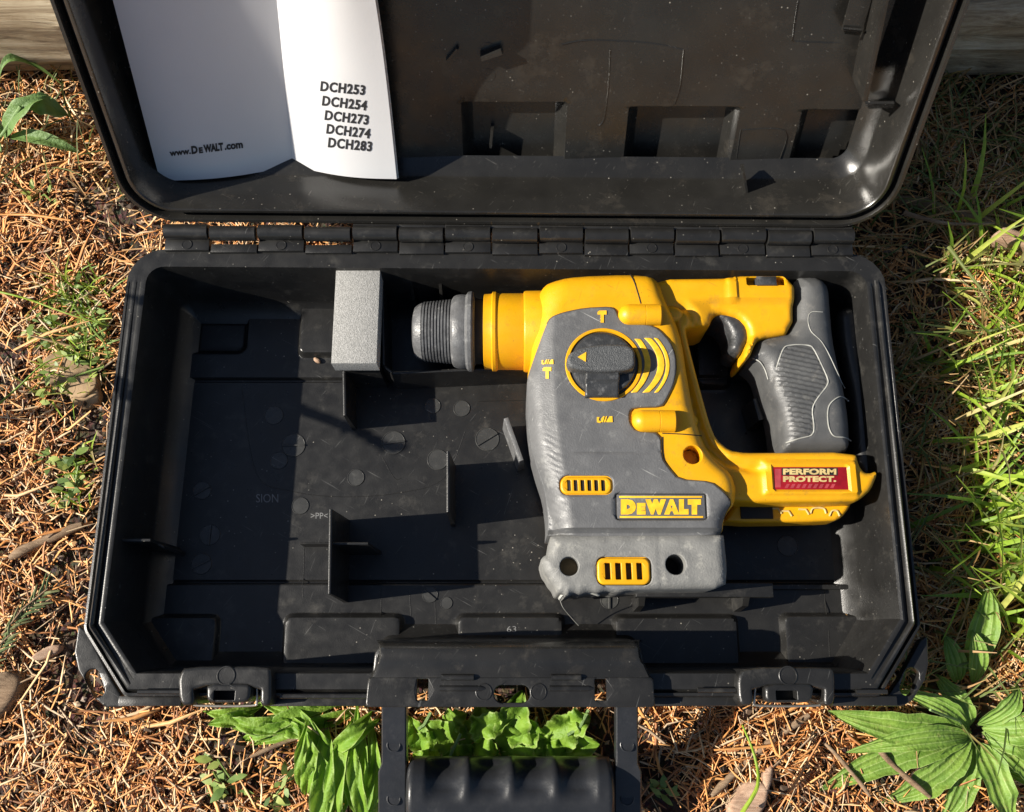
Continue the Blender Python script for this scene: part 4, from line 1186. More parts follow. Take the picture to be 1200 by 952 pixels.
# nose
ax = P(600, 389, .048); NY, NZ = ax[1], .048
X_ = lambda x: P(x, 389, .052)[0]
def ribs(x0, x1, r0, r1, n, depth):
    out = []
    for i in range(n):
        a = x0 + (x1 - x0) * i / n; w = (x1 - x0) / n; r = r0 + (r1 - r0) * i / n
        out += [(a, r - depth), (a + w * .15, r), (a + w * .65, r), (a + w * .8, r - depth)]
    return out
prof = [(X_(484), .0120), (X_(484) + .0004, .0135), (X_(486), .0160), (X_(490), .0178), (X_(495), .0190)] + ribs(X_(496), X_(529), .0196, .0214, 9, .0012)
prof += [(X_(530), .0216), (X_(532), .0232), (X_(535), .0240), (X_(541), .0246), (X_(546), .0243), (X_(547.5), .0250), (X_(549), .0262), (X_(553), .0265), (X_(555), .0258), (X_(556), .0225), (X_(557), .0218)]
prof = [(t - prof[0][0], r) for t, r in prof]
lathe('chuck_sleeve', (X_(484), NY, NZ), (1, 0, 0), prof, M['chuck'], drill, 56, smooth=28)
L0 = X_(555)
lathe('nose_neck', (L0, NY, NZ), (1, 0, 0), [(0, .0215), (X_(570) - L0, .0215)], M['dark'], drill, 40)
L0 = X_(567)
bp_ = [(567, .0236), (567.6, .0246), (575.5, .0248), (576.5, .0250), (577.5, .0262), (581, .0262), (583, .0253), (583.5, .0251), (612, .0252), (613.5, .0250), (614, .0262), (616, .0267), (645, .0270)]
lathe('nose_barrel', (L0, NY, NZ), (1, 0, 0), [(X_(a) - L0, r) for a, r in bp_], M['yellow'], drill, 56)
for th in (35, 60, 120, 145, 10, 170):
    pass
# shoulder where barrel meets housing
# dial
DC = P(707, 428, BT + .001)
rg = MB()
v, f = lathe_geo((dialc[0], dialc[1], BT - .003), (0, 0, 1), (1, 0, 0), [(0, .0236), (.0044, .0236), (.0050, .0232), (.0050, .0216), (.0044, .0213), (.001, .0211), (.001, .001)], 64)
rg.add(v, f); rg.build('dial_ring', M['yellow'], drill, 35)
lathe('dial_well', (dialc[0], dialc[1], BT - .004), (0, 0, 1), [(0, .0212), (.0046, .0212), (.0050, .0208)], M['black'], drill, 48)
lathe('dial_knob', (dialc[0], dialc[1], BT - .001), (0, 0, 1), [(0, .0200), (.0030, .0200), (.0042, .0192), (.0046, .0180)], M['black'], drill, 48)
kb = XY([(667, 414), (682, 407), (708, 403), (735, 404), (744, 409), (745, 430), (735, 434), (708, 436), (680, 434), (667, 430), (664, 422)], BT + .012)
_, kh = pillow('dial_bar', kb, BT + .0125, BT + .002, .0022, M['dial_face'], drill, grid=.0025, detail=lambda q, d: -.0004 * np.exp(-((d - .0030) / .0005) ** 2))
stp = XY([(686, 434), (726, 434), (726, 464), (686, 464)], BT + .007)
pillow('dial_stem', stp, lambda q: BT + .0055 + .003 * sstep(q[:, 1], P(700, 447, BT + .007)[1], .002), BT, .0014, M['black'], drill, grid=.0022, smooth_it=0)
zt_ = BT + .0129
mb = MB(); t3 = [P(677, 418.5, zt_), P(687, 412.5, zt_), P(686.5, 424, zt_)]
mb.add([(p[0], p[1], zt_) for p in t3] + [(p[0], p[1], zt_ - .0006) for p in t3], [(0, 2, 1), (0, 1, 4, 3), (1, 2, 5, 4), (2, 0, 3, 5)]); mb.build('pointer_arrow', M['print_yellow'], drill)
# yellow arcs right of the dial
for (r0, r1, a0, a1, mt) in ((.0265, .0320, -40, 40, 0), (.0335, .0358, -36, 36, 0)):
    pass
def arc_band(xa, ya, bulge, xb, yb, w):
    """curved stripe between two measured ends"""
    zc = BT + .0019
    o_, i_ = [], []
    for i in range(13):
        t = i / 12; x = xa + (xb - xa) * t + bulge * (1 - (2 * t - 1) ** 2); y = ya + (yb - ya) * t
        o_.append((x + w / 2, y)); i_.append((x - w / 2, y))
    pts = XY(o_ + i_[::-1], zc)
    return pillow('grip_stripe', pts, zc, zc - .002, .0004, M['print_yellow'], drill, grid=.003, smooth_it=0)
arc_band(759, 396, 17, 757, 460, 8)
arc_band(747, 397, 14, 743, 460, 7)
arc_band(768.5, 396, 14, 769, 460, 4.5)
for pts, dz in (([(738, 321), (743, 330), (747, 342), (751, 356)], .0002), ([(795, 563), (779, 540), (776.5, 512)], .0), ([(776, 508), (800, 509), (822, 511)], .0)):
    ww = []
    for q in catmull(pts, 6):
        p = P(q[0], q[1], BT - .001)
        for _ in range(4): z_ = float(hh([p[:2]])[0]); p = P(q[0], q[1], z_)
        ww.append((p[0], p[1], z_ + .00005))
    tube('part_line', ww, .00035, M['dark'], drill, 5)
# mode symbols
def sym(name, polys, z_=BT + .0018):
    mb = MB()
    for pl_ in polys:
        w_ = [P(a, b, z_) for a, b in pl_]; n = len(w_)
        zz = [float(omh([p[:2]])[0]) + .0005 for p in w_]; w_ = [(p[0], p[1], q) for p, q in zip([P(a, b, q - .0002) for (a, b), q in zip(pl_, zz)], zz)]
        mb.add([(p[0], p[1], p[2]) for p in w_] + [(p[0], p[1], p[2] - .0012) for p in w_], [tuple(reversed(range(n)))] + [(i, (i + 1) % n, (i + 1) % n + n, i + n) for i in range(n)])
    o = mb.build(name, M['print_yellow'], drill)
    bm = bmesh.new(); bm.from_mesh(o.data); bmesh.ops.recalc_face_normals(bm, faces=bm.faces); bm.to_mesh(o.data); bm.free()
def hammer_icon(x, y, s):
    return [[(x - 5 * s, y - 5 * s), (x - 3 * s, y - 6.5 * s), (x + 5 * s, y - 6.5 * s), (x + 5 * s, y - 2 * s), (x - 5 * s, y - 2 * s)], [(x - 1.6 * s, y - 2 * s), (x + 2 * s, y - 2 * s), (x + 2 * s, y + 7 * s), (x - 1.6 * s, y + 7 * s)]]
def drill_icon(x, y, s):
    return [[(x - 9 * s, y - 3 * s), (x - 6 * s, y - 3 * s), (x - 7 * s, y + 1 * s), (x - 4 * s, y + 2 * s), (x - 5 * s, y + 4 * s), (x - 9 * s, y + 3 * s)], [(x - 4 * s, y - 1 * s), (x - 1.5 * s, y - 4 * s), (x, y - 4 * s), (x - 2 * s, y + 3 * s), (x - 4 * s, y + 3 * s)],
            [(x - 1 * s, y + 3 * s), (x + 1.5 * s, y - 4 * s), (x + 3 * s, y - 4 * s), (x + .8 * s, y + 3 * s)], [(x + 2.5 * s, y + 1 * s), (x + 6 * s, y - 4 * s), (x + 9 * s, y - 4 * s), (x + 9.5 * s, y + 3 * s), (x + 2 * s, y + 3 * s)]]
sym('mode_symbol', hammer_icon(705.5, 371, 1.05))
sym('mode_symbol', hammer_icon(641, 437, 1.0), BT - .0006)
sym('mode_symbol', drill_icon(641.5, 424.5, .75), BT - .0006)
sym('mode_symbol', drill_icon(708.5, 492, 1.0))
# screw bosses
for (xa, xb, yy, R_) in ((725, 775, 367.5, .0068), (741, 792, 492.5, .0068)):
    zc = .0808; a = P(xa, yy, zc + .003); b = P(xb, yy, zc + .003); Lb = b[0] - a[0]
    pf = [(0, .0005)] + [(R_ * (1 - math.cos(t)), R_ * math.sin(t)) for t in (.25, .5, .8, 1.1, 1.35)] + [(R_, R_), (Lb * .62, R_), (Lb * .63, R_ - .0003), (Lb * .64, R_), (Lb - .0006, R_), (Lb, R_ - .0006)]
    lathe('screw_boss', (a[0], a[1], zc), (1, 0, 0), pf, M['yellow'], drill, 36)
    c = P(xb + 13, yy, .071)
    lathe('screw_boss', (c[0] - .010, c[1], .0668), (1, 0, 0), [(0, R_ * .93), (.010, R_ * .93), (.014, R_ * .75), (.017, R_ * .4), (.018, .0004)], M['yellow'], drill, 28)
# loose wire and torn sliver hanging below the tool
w = [P(a, b, z_) for a, b, z_ in ((655, 703, .060), (660, 697, .062), (675, 693, .064), (690, 694, .066), (703, 698, .064))]
tube('torn_rubber_strip', catmull(w, 5), [.0004] + [.0009] * 19 + [.0004], M['worn'], drill, 6)
w = [P(a, b, z_) for a, b, z_ in ((656, 702, .055), (660, 712, .045), (668, 722, .030), (678, 733, .018))]
tag(tube('loose_wire', catmull(w, 5), .00035, M['worn'], None, 5), 'thin pale loose wire curling on the case floor below the drill', 'wire')

# ============================================================ ground, timber, litter, plants
from mathutils import noise as mn
def gz(x, y):
    z = 0.004 * mn.noise(Vector((x * 7, y * 7, .3))) + 0.0018 * mn.noise(Vector((x * 40, y * 40, 2)))
    z += .008 * min(1, max(0, (x - .275) / .10))
    in_x = max(0, abs(x + .004) - .25); in_y = max(0, -.13 - y, y - .15); d = math.hypot(in_x, in_y)
    k = min(1, d / .02)
    return z * k - .004 * (1 - k)
xs = np.concatenate([[-20, -5, -1.5], np.arange(-.75, .7501, .0075), [1.5, 5, 20]]); ys = np.concatenate([[-20, -5, -1.2], np.arange(-.45, .6001, .0075), [1.5, 5, 20]])
def gzf(X, Y):
    Z = np.zeros_like(X)
    for j in range(X.shape[0]):
        for i in range(X.shape[1]): Z[j, i] = gz(X[j, i], Y[j, i])
    return Z
gr = grid_sheet(xs, ys, gzf, lambda q: np.ones(len(q), bool), 'ground', M['ground'], None)
gr.data.shade_smooth(); gr['kind'] = 'structure'

# weathered timber behind the case
def timber():
    t = thing('landscape_timber', 'weathered grey brown timber edging lying on the ground behind the case', 'timber', (0, .40, 0))
    nx, nt = 220, 44; V, Fc = [], []
    x0, x1 = -.9, .9; hw, hh = .085, .045
    for i in range(nx + 1):
        x = x0 + (x1 - x0) * i / nx
        for k in range(nt):
            a = 2 * math.pi * k / nt
            c, s = math.cos(a), math.sin(a); p = 4.0
            r = (abs(c) ** p + abs(s) ** p) ** (-1 / p)
            y = hw * c * r; z = hh * s * r
            n = mn.noise(Vector((x * 3, y * 40, z * 40))) * .0050 + mn.noise(Vector((x * 10, y * 160, z * 160 + 7))) * .0028
            crack = -.005 * math.exp(-((y + .052 + .003 * math.sin(x * 9)) / .0016) ** 2) if s > 0 else 0
            crack += -.0035 * math.exp(-((y + .020 + .004 * math.sin(x * 6 + 2)) / .0013) ** 2) if s > 0 else 0
            q = 1 + (n) / .06
            V.append((x, .401 + y * q, .045 + z * q + crack))
    for i in range(nx):
        for k in range(nt):
            j = (k + 1) % nt; Fc.append((i * nt + k, (i + 1) * nt + k, (i + 1) * nt + j, i * nt + j))
    Fc += [tuple(range(nt)), tuple(reversed(range(nx * nt, (nx + 1) * nt)))]
    mesh_obj('timber_beam', V, [tuple(reversed(f)) for f in Fc], M['timber'], t, 60)
timber()

def in_case(x, y, m=0.0):
    return (-.252 - m < x < .242 + m) and (-.130 - m < y < .16 + m) and not (x < -.20 and y < -.085) and not (x > .2 and y < -.085)
def pix(x, y, z=0.0):
    """direction back to the measured frame, for planting by area"""
    v = np.array([x, y, z]) - CAM; dz = v.dot(_F); return 600 + FPX * v[0] / dz, 476 - FPX * v.dot(_U) / dz

# ---- dry needles: countless, one mass
def strands(name, items, mat, kind='stuff', sides=3):
    """items: (points[n,3], radius); every strand one loose piece"""
    V, Fc = [], []
    for pts, r in items:
        v, f = tube_geo(pts, [r * .7] + [r] * (len(pts) - 2) + [r * .45], sides)
        n = len(V); V += v; Fc += [tuple(i + n for i in q) for q in f]
    o = mesh_obj(name, V, Fc, mat, None)
    if kind: o['kind'] = kind
    return o
def quick_needles(name, n, region, lr, rr, mat, zr=(0.0, .012), dens=None):
    """vectorised: n three-sided bent needles"""
    cx, cy = [], []
    while len(cx) < n:
        x = rng.uniform(region[0], region[1]); y = rng.uniform(region[2], region[3])
        if in_case(x, y, -.004): continue
        if dens is not None and rng.random() > dens(x, y): continue
        cx.append(x); cy.append(y)
    cx = np.array(cx); cy = np.array(cy)
    L = rng.uniform(lr[0], lr[1], n) * (rng.random(n) ** .5 * .6 + .5); th = rng.uniform(0, 2 * math.pi, n); tl = rng.normal(0, .22, n)
    R = rng.uniform(rr[0], rr[1], n)
    z0 = np.array([gz(a, b) for a, b in zip(cx, cy)]) + rng.uniform(zr[0], zr[1], n) ** 1.0
    d = np.stack([np.cos(th) * np.cos(tl), np.sin(th) * np.cos(tl), np.sin(tl)], 1)
    s = np.stack([-np.sin(th), np.cos(th), np.zeros(n)], 1); u = np.cross(d, s)
    c = np.stack([cx, cy, z0], 1); bend = rng.normal(0, .05, n)[:, None]
    V = np.zeros((n, 9, 3))
    for k, (t, rs) in enumerate(((-.5, .7), (0, 1), (.5, .35))):
        ctr = c + d * (L * t)[:, None] + s * (bend * L[:, None] * (1 - 4 * t * t)) + u * (rng.normal(0, .05, n)[:, None] * L[:, None] * (1 - 4 * t * t))
        for m_ in range(3):
            a = 2 * math.pi * m_ / 3 + .5
            V[:, k * 3 + m_] = ctr + (s * math.cos(a) + u * math.sin(a)) * (R * rs)[:, None]
    F0 = []
    for k in range(2):
        for m_ in range(3):
            j = (m_ + 1) % 3; F0.append((k * 3 + m_, k * 3 + j, k * 3 + 3 + j, k * 3 + 3 + m_))
    F0 = np.array(F0); F_ = (F0[None] + (np.arange(n) * 9)[:, None, None]).reshape(-1, 4)
    me = bpy.data.meshes.new(name)
    me.vertices.add(n * 9); me.vertices.foreach_set('co', V.reshape(-1))
    me.loops.add(len(F_) * 4); me.loops.foreach_set('vertex_index', F_.reshape(-1).astype(np.int32))
    me.polygons.add(len(F_)); me.polygons.foreach_set('loop_start', (np.arange(len(F_)) * 4).astype(np.int32))
    me.update(calc_edges=True); me.validate(); me.materials.append(mat); me.shade_smooth()
    o = bpy.data.objects.new(name, me); COL.objects.link(o); o['kind'] = 'stuff'; return o
def d_need(x, y):
    v = .42 + 1.5 * mn.noise(Vector((x * 16, y * 16, 4)))
    if x > .26: v *= .9
    return max(.12, min(1, v + .35))
quick_needles('dry_needles', 36000, (-.47, .45, -.30, .40), (.007, .028), (.0003, .0009), M['needle'], (.0005, .010), d_need)
quick_needles('dry_twiglets', 650, (-.50, .46, -.32, .42), (.030, .060), (.0008, .0016), M['needle'], (.002, .012), d_need)
# soil crumbs and bits of bark
def crumbs(name, n, mat, sr):
    V, Fc = [], []
    base = [(1, 0, 0), (-1, 0, 0), (0, 1, 0), (0, -1, 0), (0, 0, 1), (0, 0, -1)]
    fc = [(0, 2, 4), (2, 1, 4), (1, 3, 4), (3, 0, 4), (2, 0, 5), (1, 2, 5), (3, 1, 5), (0, 3, 5)]
    k = 0
    while k < n:
        x = rng.uniform(-.48, .44); y = rng.uniform(-.30, .40)
        if in_case(x, y, 0): continue
        s = rng.uniform(*sr) * (1 + rng.random() ** 4 * 1.4); z = gz(x, y) + rng.uniform(0, .006); a = rng.uniform(0, 6.28); e = rng.uniform(.5, 1.6)
        m_ = len(V)
        for b in base:
            q = np.array(b) * rng.uniform(.6, 1.2) * s; q[0] *= e
            V.append((x + q[0] * math.cos(a) - q[1] * math.sin(a), y + q[0] * math.sin(a) + q[1] * math.cos(a), z + q[2] * .6))
        Fc += [tuple(i + m_ for i in q) for q in fc]; k += 1
    o = mesh_obj(name, V, Fc, mat, None); o['kind'] = 'stuff'
crumbs('soil_crumbs', 9000, M['crumb'], (.0010, .0024))
crumbs('bark_flakes', 6000, M['needle'], (.0007, .0016))

# ---- grass: countless blades
def blades(name, n, sampler, hr, wr, mat, lean=.7):
    V, Fc = [], []
    for _ in range(n):
        x, y = sampler(); z = gz(x, y); h = rng.uniform(*hr); w = rng.uniform(*wr); a = rng.uniform(0, 2 * math.pi); ln = rng.uniform(.25, 1.0) * lean
        if 0 < x - .242 < h * .95 and abs(y) < .2 and math.cos(a) < 0: a = math.pi - a
        if 0 < -.25 - x < h * .95 and math.cos(a) > 0: a = math.pi - a
        d = np.array([math.cos(a), math.sin(a)]); s = np.array([-d[1], d[0]]); m_ = len(V); tw = rng.uniform(-.6, .6); curl = rng.uniform(-.25, .25)
        for k in range(5):
            t = k / 4; out = h * ln * (t ** 1.6) * 1.1; up = h * (t - .45 * ln * t * t)
            side = curl * h * t * t
            ww = w * (1 - t ** 2.2) + .0002
            c, s_ = math.cos(tw * t), math.sin(tw * t)
            px, py = x + d[0] * out + s[0] * side, y + d[1] * out + s[1] * side
            V.append((px - s[0] * ww * c, py - s[1] * ww * c, z + up - ww * s_)); V.append((px, py, z + up - ww * .45)); V.append((px + s[0] * ww * c, py + s[1] * ww * c, z + up + ww * s_))
        for k in range(4):
            b = m_ + k * 3; Fc += [(b, b + 1, b + 4, b + 3), (b + 1, b + 2, b + 5, b + 4)]
    o = mesh_obj(name, V, Fc, mat, None, 180); o['kind'] = 'stuff'; return o
def samp(regs):
    tot = [r[4] for r in regs]; s = sum(tot)
    def f():
        while True:
            q = rng.random() * s
            for r in regs:
                if q < r[4]: break
                q -= r[4]
            x = rng.uniform(r[0], r[1]); y = rng.uniform(r[2], r[3])
            if not in_case(x, y, .004): return x, y
    return f
def preg(x0, x1, y0, y1, w):
    a = P(x0, y1, 0); b = P(x1, y0, 0); return (a[0], b[0], a[1], b[1], w)
blades('grass', 430, samp([preg(1145, 1290, 250, 760, 1.0), preg(1150, 1290, 560, 720, .25), preg(1060, 1130, 420, 700, .06)]), (.035, .085), (.0008, .0020), M['grass'], 1.0)
blades('fine_grass', 700, samp([preg(1150, 1290, 240, 760, 1.0), preg(50, 130, 320, 470, .22), preg(90, 120, 520, 600, .03)]), (.012, .03), (.0003, .0007), M['grass'], 1.0)
blades('dry_grass', 1500, samp([preg(1000, 1290, 110, 470, 1.0), preg(1030, 1200, 420, 840, .6), preg(1000, 1200, 105, 270, .5)]), (.015, .05), (.0003, .0009), M['drygrass'], 1.0)
blades('dry_grass', 150, samp([preg(-80, 200, 95, 240, 1.0)]), (.015, .045), (.0003, .0008), M['drygrass'], 1.0)

# ---- leaves
def leaf(parent, name, a, b, w, lift, mat, za=.006, zb=.006, shape=.8, fold=.25, ruffle=0.0, bend=0.0, lobes=0.0, nL=18, seed=0):
    """leaf from pixel point a (base) to b (tip), half width w in metres"""
    A = P(a[0], a[1], 0); B = P(b[0], b[1], 0); A[2] = gz(A[0], A[1]) + za; B[2] = gz(B[0], B[1]) + zb
    d = (B - A)[:2]; Lh = np.linalg.norm(d); d = d / Lh; s = np.array([-d[1], d[0]]); V, UV, Fc = [], [], []; nW = 8
    for i in range(nL + 1):
        t = i / nL; c = A + (B - A) * t; c = c + np.array([*s, 0]) * bend * Lh * 4 * t * (1 - t); c[2] += lift * 4 * t * (1 - t)
        hw = w * (math.sin(math.pi * min(1, max(0, t)) ** shape)) ** .75 if 0 < t < 1 else w * .03
        hw = max(hw, w * .06 * (1 - t) + .0002)
        if lobes: hw *= 1 + lobes * (1.8 * mn.noise(Vector((t * 9, seed * 3.1, 0))) + .8 * mn.noise(Vector((t * 26, seed, 5)))) * (t > .12)
        for k in range(nW + 1):
            u = (k / nW - .5) * 2
            rf = ruffle * w * math.sin(t * 17 + u * 2 + seed) * abs(u) + ruffle * .6 * w * math.sin(t * 9 + seed * 2 + u * 5)
            V.append((c[0] + s[0] * hw * u, c[1] + s[1] * hw * u, c[2] + fold * abs(u) * hw + rf)); UV.append((u * .5 + .5, t))
    for i in range(nL):
        for k in range(nW):
            q = i * (nW + 1) + k; Fc.append((q, q + 1, q + nW + 2, q + nW + 1))
    return mesh_obj(name, V, [tuple(reversed(f)) for f in Fc], mat, parent, 180, UV)
def plant(name, label, cat, c, group=None):
    p = P(c[0], c[1], 0); return thing(name, label, cat, (p[0], p[1], gz(p[0], p[1])), group)

p1 = plant('plantain', 'large green plantain rosette with ribbed leaves at the front right corner of the case', 'plant', (1135, 852))
for i, (a, b, w, lift, za, zb) in enumerate([((1128, 856), (962, 832), .0105, .008, .012, .018), ((1128, 862), (958, 925), .0098, .006, .010, .004), ((1130, 866), (1030, 940), .0092, .006, .010, .004), ((1138, 868), (1172, 965), .0095, .010, .010, .012),
         ((1142, 858), (1225, 880), .0120, .010, .010, .008), ((1140, 852), (1215, 838), .0105, .012, .012, .014), ((1128, 850), (1090, 790), .0085, .008, .010, .01), ((1135, 848), (1170, 800), .0060, .012, .012, .02), ((1134, 868), (1095, 975), .0080, .004, .008, .003), ((1124, 860), (985, 880), .0070, .012, .014, .012), ((1146, 862), (1210, 930), .0080, .008, .01, .01), ((1126, 852), (1040, 808), .0060, .010, .012, .016)]):
    leaf(p1, 'leaf', a, b, w, lift, M['plantain'], za, zb, .75, .35, .10, .05 * (-1) ** i, .10, seed=i)
tube('stem', [P(1128, 850, .012), P(1124, 845, .03), P(1090, 832, .05)], .0008, M['soft'], p1)
p2 = plant('plantain', 'dark green upright leaves in the shade right of the case, above the big ribbed plant', 'plant', (1125, 775))
for i, (a, b, w, lift, za, zb) in enumerate([((1128, 790), (1140, 690), .0095, .010, .006, .02), ((1118, 800), (1092, 745), .0070, .006, .006, .02), ((1135, 800), (1118, 740), .0065, .008, .006, .025)]):
    leaf(p2, 'leaf', a, b, w, lift, M['plantain'], za, zb, .8, .4, .05, .04, seed=i + 20)
p3 = plant('plantain', 'short broad ribbed leaves cut by the right edge of the photo, below the tall grass', 'plant', (1215, 800))
for i, (a, b, w, lift, za, zb) in enumerate([((1225, 800), (1172, 772), .0110, .010, .012, .022), ((1225, 760), (1185, 800), .0085, .006, .02, .03), ((1225, 905), (1160, 898), .0075, .006, .008, .01)]):
    leaf(p3, 'leaf', a, b, w, lift, M['plantain'], za, zb, .8, .35, .06, .05, seed=i + 40)

p4 = plant('seedling', 'young plant with soft rounded leaves beside the timber at the upper left', 'plant', (6, 178))
leaf(p4, 'leaf', (12, 172), (78, 138), .0080, .012, M['soft'], .010, .030, .75, .3, .12, -.05, seed=3)
leaf(p4, 'leaf', (50, 150), (92, 150), .0085, .008, M['soft'], .026, .016, 1.0, .2, .22, .05, seed=5)
leaf(p4, 'leaf', (22, 172), (103, 188), .0055, .008, M['soft'], .014, .010, .8, .35, .05, .02, seed=6)
leaf(p4, 'leaf', (-10, 176), (14, 190), .0075, .004, M['soft'], .010, .016, .9, .2, .08, .0, seed=8)
leaf(p4, 'leaf', (24, 124), (80, 108), .0036, .020, M['soft'], .030, .010, .9, .5, .05, .22, seed=9)
leaf(p4, 'leaf', (16, 168), (-12, 140), .0060, .010, M['soft'], .012, .024, .85, .3, .12, .05, seed=12)
tube('stem', [P(-8, 172, .01), P(8, 150, .02), P(24, 125, .034)], .0011, M['soft'], p4)

p5 = plant('broadleaf_weed', 'bright ragged leaves growing under the case handle', 'plant', (575, 860))
r5 = random.Random(21)
for i, (a, b, w, lift, lo) in enumerate([((560, 880), (500, 845), .011, .006, .2), ((575, 875), (560, 825), .010, .012, .22), ((590, 890), (630, 845), .013, .008, .18), ((560, 890), (520, 885), .010, .004, .2), ((600, 880), (612, 808), .012, .012, .15),
         ((640, 880), (668, 835), .012, .008, .15), ((640, 885), (700, 870), .013, .004, .12), ((600, 900), (545, 905), .010, .005, .2), ((655, 880), (620, 870), .010, .005, .2), ((500, 880), (480, 838), .008, .006, .1), ((520, 890), (487, 880), .008, .006, .1), ((540, 850), (600, 838), .008, .012, .25),
         ((520, 850), (548, 835), .007, .010, .2), ((650, 850), (690, 838), .008, .010, .2), ((585, 855), (640, 860), .009, .008, .25), ((490, 870), (515, 858), .007, .010, .2), ((670, 890), (640, 868), .009, .005, .2), ((555, 865), (585, 880), .007, .012, .2)]):
    leaf(p5, 'leaf', a, b, w, lift, M['lettuce'], .004, .010 + .012 * r5.random(), r5.uniform(.6, 1.0), r5.uniform(.1, .5), .24, .10 * (-1) ** i * r5.random(), lo, seed=i * 1.7, nL=26)
for q in ([(690, 832), (680, 852), (665, 862)], [(540, 860), (530, 880), (526, 892)], [(505, 835), (497, 850), (490, 855)]):
    tube('stem', [P(x, y, .022) for x, y in q], .0011, M['soft'], p5)
p6 = plant('strap_leaf_weed', 'tall bright strap leaves pressed against the left handle arm', 'plant', (410, 930))
def leaf_bunch(parent, spec, seed, mat, wr, lifts, ruf, lob, zb=.016):
    r_ = random.Random(seed)
    for i, (a, b) in enumerate(spec):
        for k in range(2):
            j = lambda q, s: (q[0] + r_.uniform(-s, s) * (k > 0), q[1] + r_.uniform(-s, s) * (k > 0))
            leaf(parent, 'leaf', j(a, 14), j(b, 16), r_.uniform(*wr) * (1 if k == 0 else .75), r_.uniform(*lifts), mat, .005, zb * r_.uniform(.4, 1.1), r_.uniform(.6, .95), r_.uniform(.15, .6), ruf * r_.uniform(.7, 1.4), r_.uniform(-.09, .09), lob * r_.uniform(.5, 1.5), seed=r_.uniform(0, 9))
leaf_bunch(p6, [((400, 975), (420, 835)), ((375, 985), (385, 840)), ((425, 980), (437, 838)), ((362, 930), (378, 855)), ((405, 920), (352, 838)), ((390, 880), (440, 832)), ((430, 960), (408, 870))], 5, M['lettuce'], (.0045, .0070), (.006, .016), .28, .07)
p7 = plant('low_weed', 'flat pale green leaves spreading from under the left latch of the case', 'plant', (330, 840))
leaf_bunch(p7, [((300, 838), (250, 848)), ((350, 845), (270, 840)), ((350, 838), (290, 868)), ((420, 832), (295, 872)), ((390, 828), (310, 824)), ((330, 850), (372, 862))], 8, M['lettuce'], (.0045, .0070), (.005, .010), .25, .12, .009)
def small_weed(name, label, c, pts, n, ls, mat, spread, hz=.012):
    t = plant(name, label, 'plant', c)
    for q in pts: tube('stem', [P(x, y, .004 + .006 * k) for k, (x, y) in enumerate(q)], .0006, mat, t, 5)
    V, Fc = [], []
    r_ = random.Random(len(label))
    for _ in range(n):
        q = r_.choice(pts); k = r_.random() * (len(q) - 1); i = int(k); f = k - i
        x = q[i][0] * (1 - f) + q[i + 1][0] * f + r_.gauss(0, spread); y = q[i][1] * (1 - f) + q[i + 1][1] * f + r_.gauss(0, spread)
        p = P(x, y, 0); z = gz(p[0], p[1]) + r_.uniform(.004, hz); a = r_.uniform(0, 6.28); L_ = ls * r_.uniform(.5, 1.3); w = L_ * r_.uniform(.16, .3); dz = r_.uniform(-.2, .5) * L_
        d = np.array([math.cos(a), math.sin(a)]); s = np.array([-d[1], d[0]]); m_ = len(V); zz = r_.uniform(-.4, .4) * w
        for u, ww, h in ((0, .1, 0), (.35, 1, .3), (.7, .85, .6), (1, .08, .5)):
            c_ = p[:2] + d * L_ * u
            V.append((*(c_ - s * w * ww), z + dz * h - zz)); V.append((*c_, z + dz * h + w * .0)); V.append((*(c_ + s * w * ww), z + dz * h + zz))
        for k2 in range(3):
            b = m_ + k2 * 3; Fc += [(b, b + 1, b + 4, b + 3), (b + 1, b + 2, b + 5, b + 4)]
    o = mesh_obj('foliage', V, Fc, mat, t, 180); o['kind'] = 'stuff'
small_weed('creeping_weed', 'small leaved green weed spreading against the left wall of the case', (100, 400), [[(70, 340), (95, 370), (120, 400)], [(75, 420), (100, 400), (125, 385)], [(60, 460), (90, 440), (122, 430)], [(95, 340), (110, 370), (128, 420)], [(85, 395), (60, 390), (50, 385)]], 210, .0072, M['weed'], 8)
small_weed('creeping_weed', 'tiny green sprig beside the broken stick at the left of the case', (90, 560), [[(85, 600), (88, 570), (92, 545)], [(60, 540), (85, 545), (100, 540)]], 45, .009, M['weed'], 4)
small_weed('creeping_weed', 'pale toothed sprig below the left latch at the bottom of the photo', (270, 915), [[(285, 952), (272, 915), (255, 890)], [(275, 920), (262, 925), (250, 905)], [(315, 945), (328, 925), (338, 910)]], 42, .009, M['weed'], 5)
small_weed('creeping_weed', 'tiny green seedling on the shaded litter right of the handle', (790, 870), [[(765, 930), (772, 922), (780, 925)]], 10, .008, M['weed'], 4)
small_weed('creeping_weed', 'small green seedling in the litter below the soft leaved plant', (52, 235), [[(46, 232), (52, 228), (60, 236)]], 10, .008, M['weed'], 4)
small_weed('creeping_weed', 'yellow green small leaved weed at the right edge of the photo', (1185, 640), [[(1160, 600), (1180, 630), (1195, 660)], [(1170, 690), (1185, 650), (1200, 620)]], 90, .010, M['weed'], 10, .03)
